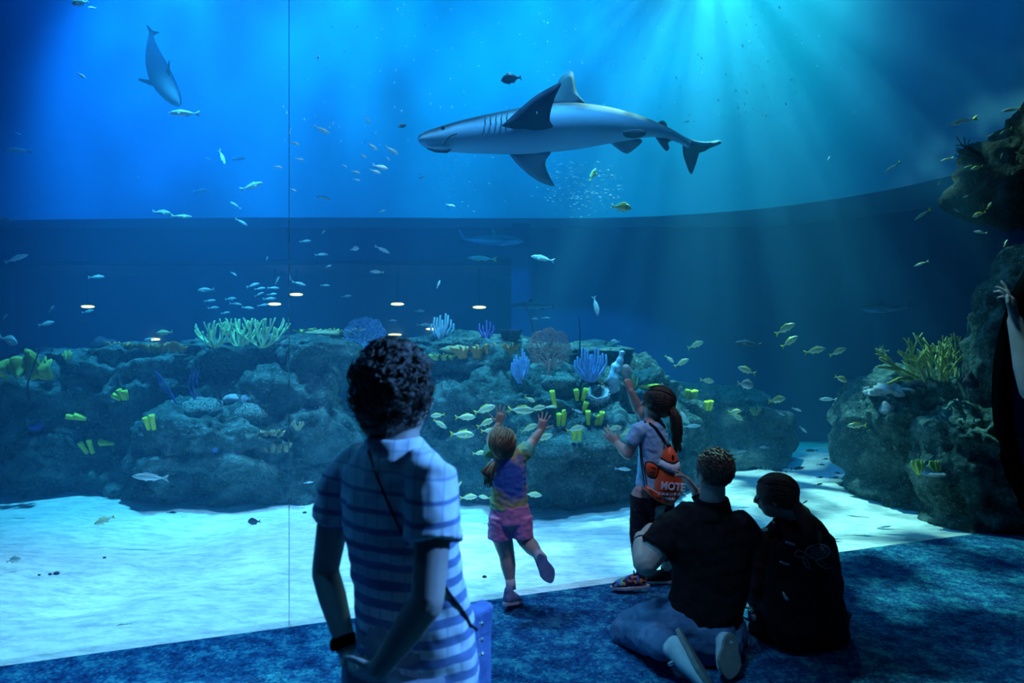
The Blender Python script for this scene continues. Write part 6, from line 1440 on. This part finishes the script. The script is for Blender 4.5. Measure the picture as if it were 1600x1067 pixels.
for grp, (phrase, rows) in SCHOOL.items():
    rows = sorted(rows, key=lambda q: q[0]); n = 0
    for q in rows:
        if len(q) > 6: lab = q[6]
        else:
            lab = '%s, %s from the left %s' % (ADJ[q[4]], ORD[n], phrase)
        n += 1
        put_fish(*q[:6], lab, grp)
# striped spadefish cut by the top edge
r = put_fish(125, 4, 24, 195, 'deep', 6.4, 'dark-barred deep-bodied fish cut by the top edge at upper left', None)
for x in (.28, .14, 0, -.14):
    mb = MB(); s = FS['deep']
    for sg in (1, -1): mb.tube([(x, 0, s['h'] * .95), (x, sg * s['w'] * .95, s['h'] * .4), (x, sg * s['w'] * 1.05, 0), (x, sg * s['w'] * .8, -s['h'] * .6)], [.018] * 4, 5, round_ends=False)
    o = mb.build('dark_bar', M['f_dark']); o.parent = r
# a shimmering cloud of bait fish and drifting bubbles: nobody could count them
rnd = random.Random(31); mb = MB()
for _ in range(230):
    a = rnd.uniform(0, 6.28); q = math.sqrt(rnd.random()); c = P(905 + 62 * q * math.cos(a) + rnd.gauss(0, 8), 292 + 40 * q * math.sin(a) + rnd.gauss(0, 6), rnd.uniform(7.6, 8.6)); d = Vector((rnd.choice((-1, 1)), rnd.uniform(-.6, .6), rnd.uniform(-.3, .3))).normalized(); l_ = rnd.uniform(.012, .022)
    mb.tube([c - d * l_, c + d * l_ * .3, c + d * l_], [.0015, .0045, .0015], 4, round_ends=False)
for _ in range(90):
    c = P(rnd.gauss(710, 22), rnd.uniform(205, 330), rnd.uniform(7.6, 8.6)); d = Vector((rnd.choice((-1, 1)), rnd.uniform(-.6, .6), rnd.uniform(-.3, .3))).normalized(); l_ = rnd.uniform(.010, .018)
    mb.tube([c - d * l_, c + d * l_ * .3, c + d * l_], [.001, .004, .001], 4, round_ends=False)
o = mb.build('bait_fish', M['f_white']); tag(o, 'shimmering cloud of tiny bait fish behind the big shark', 'fish', kind='stuff')
M['bubble'] = mat('bubble', (.85, .92, .95), .15, .6); mb = MB()
for _ in range(210):
    px, py = (rnd.gauss(1130, 90), rnd.uniform(10, 190)) if rnd.random() < .45 else (rnd.uniform(420, 1060), rnd.uniform(5, 240))
    Y = rnd.uniform(5.2, 7.5); c = P(px, py, Y); q = rnd.uniform(.0025, .005); mb.tube([c, c + Vector((rnd.uniform(-.6, .1), 0, 1)).normalized() * q * rnd.uniform(2, 4)], q * .8, 5)
o = mb.build('bubbles', M['bubble']); tag(o, 'scattered tiny bubbles drifting in the upper water', 'bubbles', kind='stuff')
# pebbles on the sand
PEB = ['largest of three dark pebbles on the bright sand at left', 'middle of three dark pebbles on the bright sand at left', 'smallest and leftmost of three dark pebbles on the bright sand', 'lone dark pebble below the sand shadow at left', 'dark stone by the foot of the reef left of the standing woman', 'dark pebble on the sand left of the little girl\'s shoe']
for px, py, s_ in ((88, 897, .016), (78, 898, .010), (61, 899, .008), (163, 872, .010), (476, 802, .016), (757, 902, .012)):
    h_, n_ = hit(px, py); mb = MB(); mb.ell((0, 0, 0), (s_ * 1.3, s_, s_ * .7), None, 10); o = mb.build('pebble', M['c_dark']); o.location = h_ + Vector((0, 0, s_ * .4)); tag(o, PEB.pop(0), 'pebble', 'pebbles on the sand')
# lamps of the hall beyond the far window
def emit(name, c, st):
    m = bpy.data.materials.new(name); m.use_nodes = True; b = BS(m); b.inputs['Base Color'].default_value = (*c, 1); b.inputs['Emission Color'].default_value = (*c, 1); b.inputs['Emission Strength'].default_value = st; return m
M['lamp'] = emit('warm_lamp', (1.0, .62, .16), 12)
LP = [(137, 479), (429, 475), (463, 460), (621, 475), (749, 480)]
for i, (x, y) in enumerate(LP):
    Y = 15.5; c = P(x, y, Y); r = empty('pendant_lamp', c); tag(r, 'warm pendant lamp glowing in the far hall, %s from the left' % ORD[i], 'lamp', 'pendant lamps of the far hall')
    mb = MB(); mb.ell(c, (.15, .08, .03), None, 14); mb.build('bulb', M['lamp'], r)
    mb = MB(); mb.tube([c + Vector((0, 0, .04)), Vector((c.x, c.y, 3.2))], .012, 6); mb.build('rod', M['black'], r)
for i, (x, y) in enumerate([(43, 538), (240, 530), (617, 523), (676, 514)]):
    c = P(x, y, 17.3); r = empty('wall_lamp', c); tag(r, 'low warm wall lamp at the back of the far hall, %s from the left' % ORD[i], 'lamp', 'wall lamps of the far hall')
    mb = MB(); mb.ell(c, (.17, .06, .03), None, 14); mb.build('bulb', M['lamp'], r)
    mb = MB(); mb.box(c + Vector((0, .06, 0)), (.10, .10, .06)); mb.build('bracket', M['black'], r)
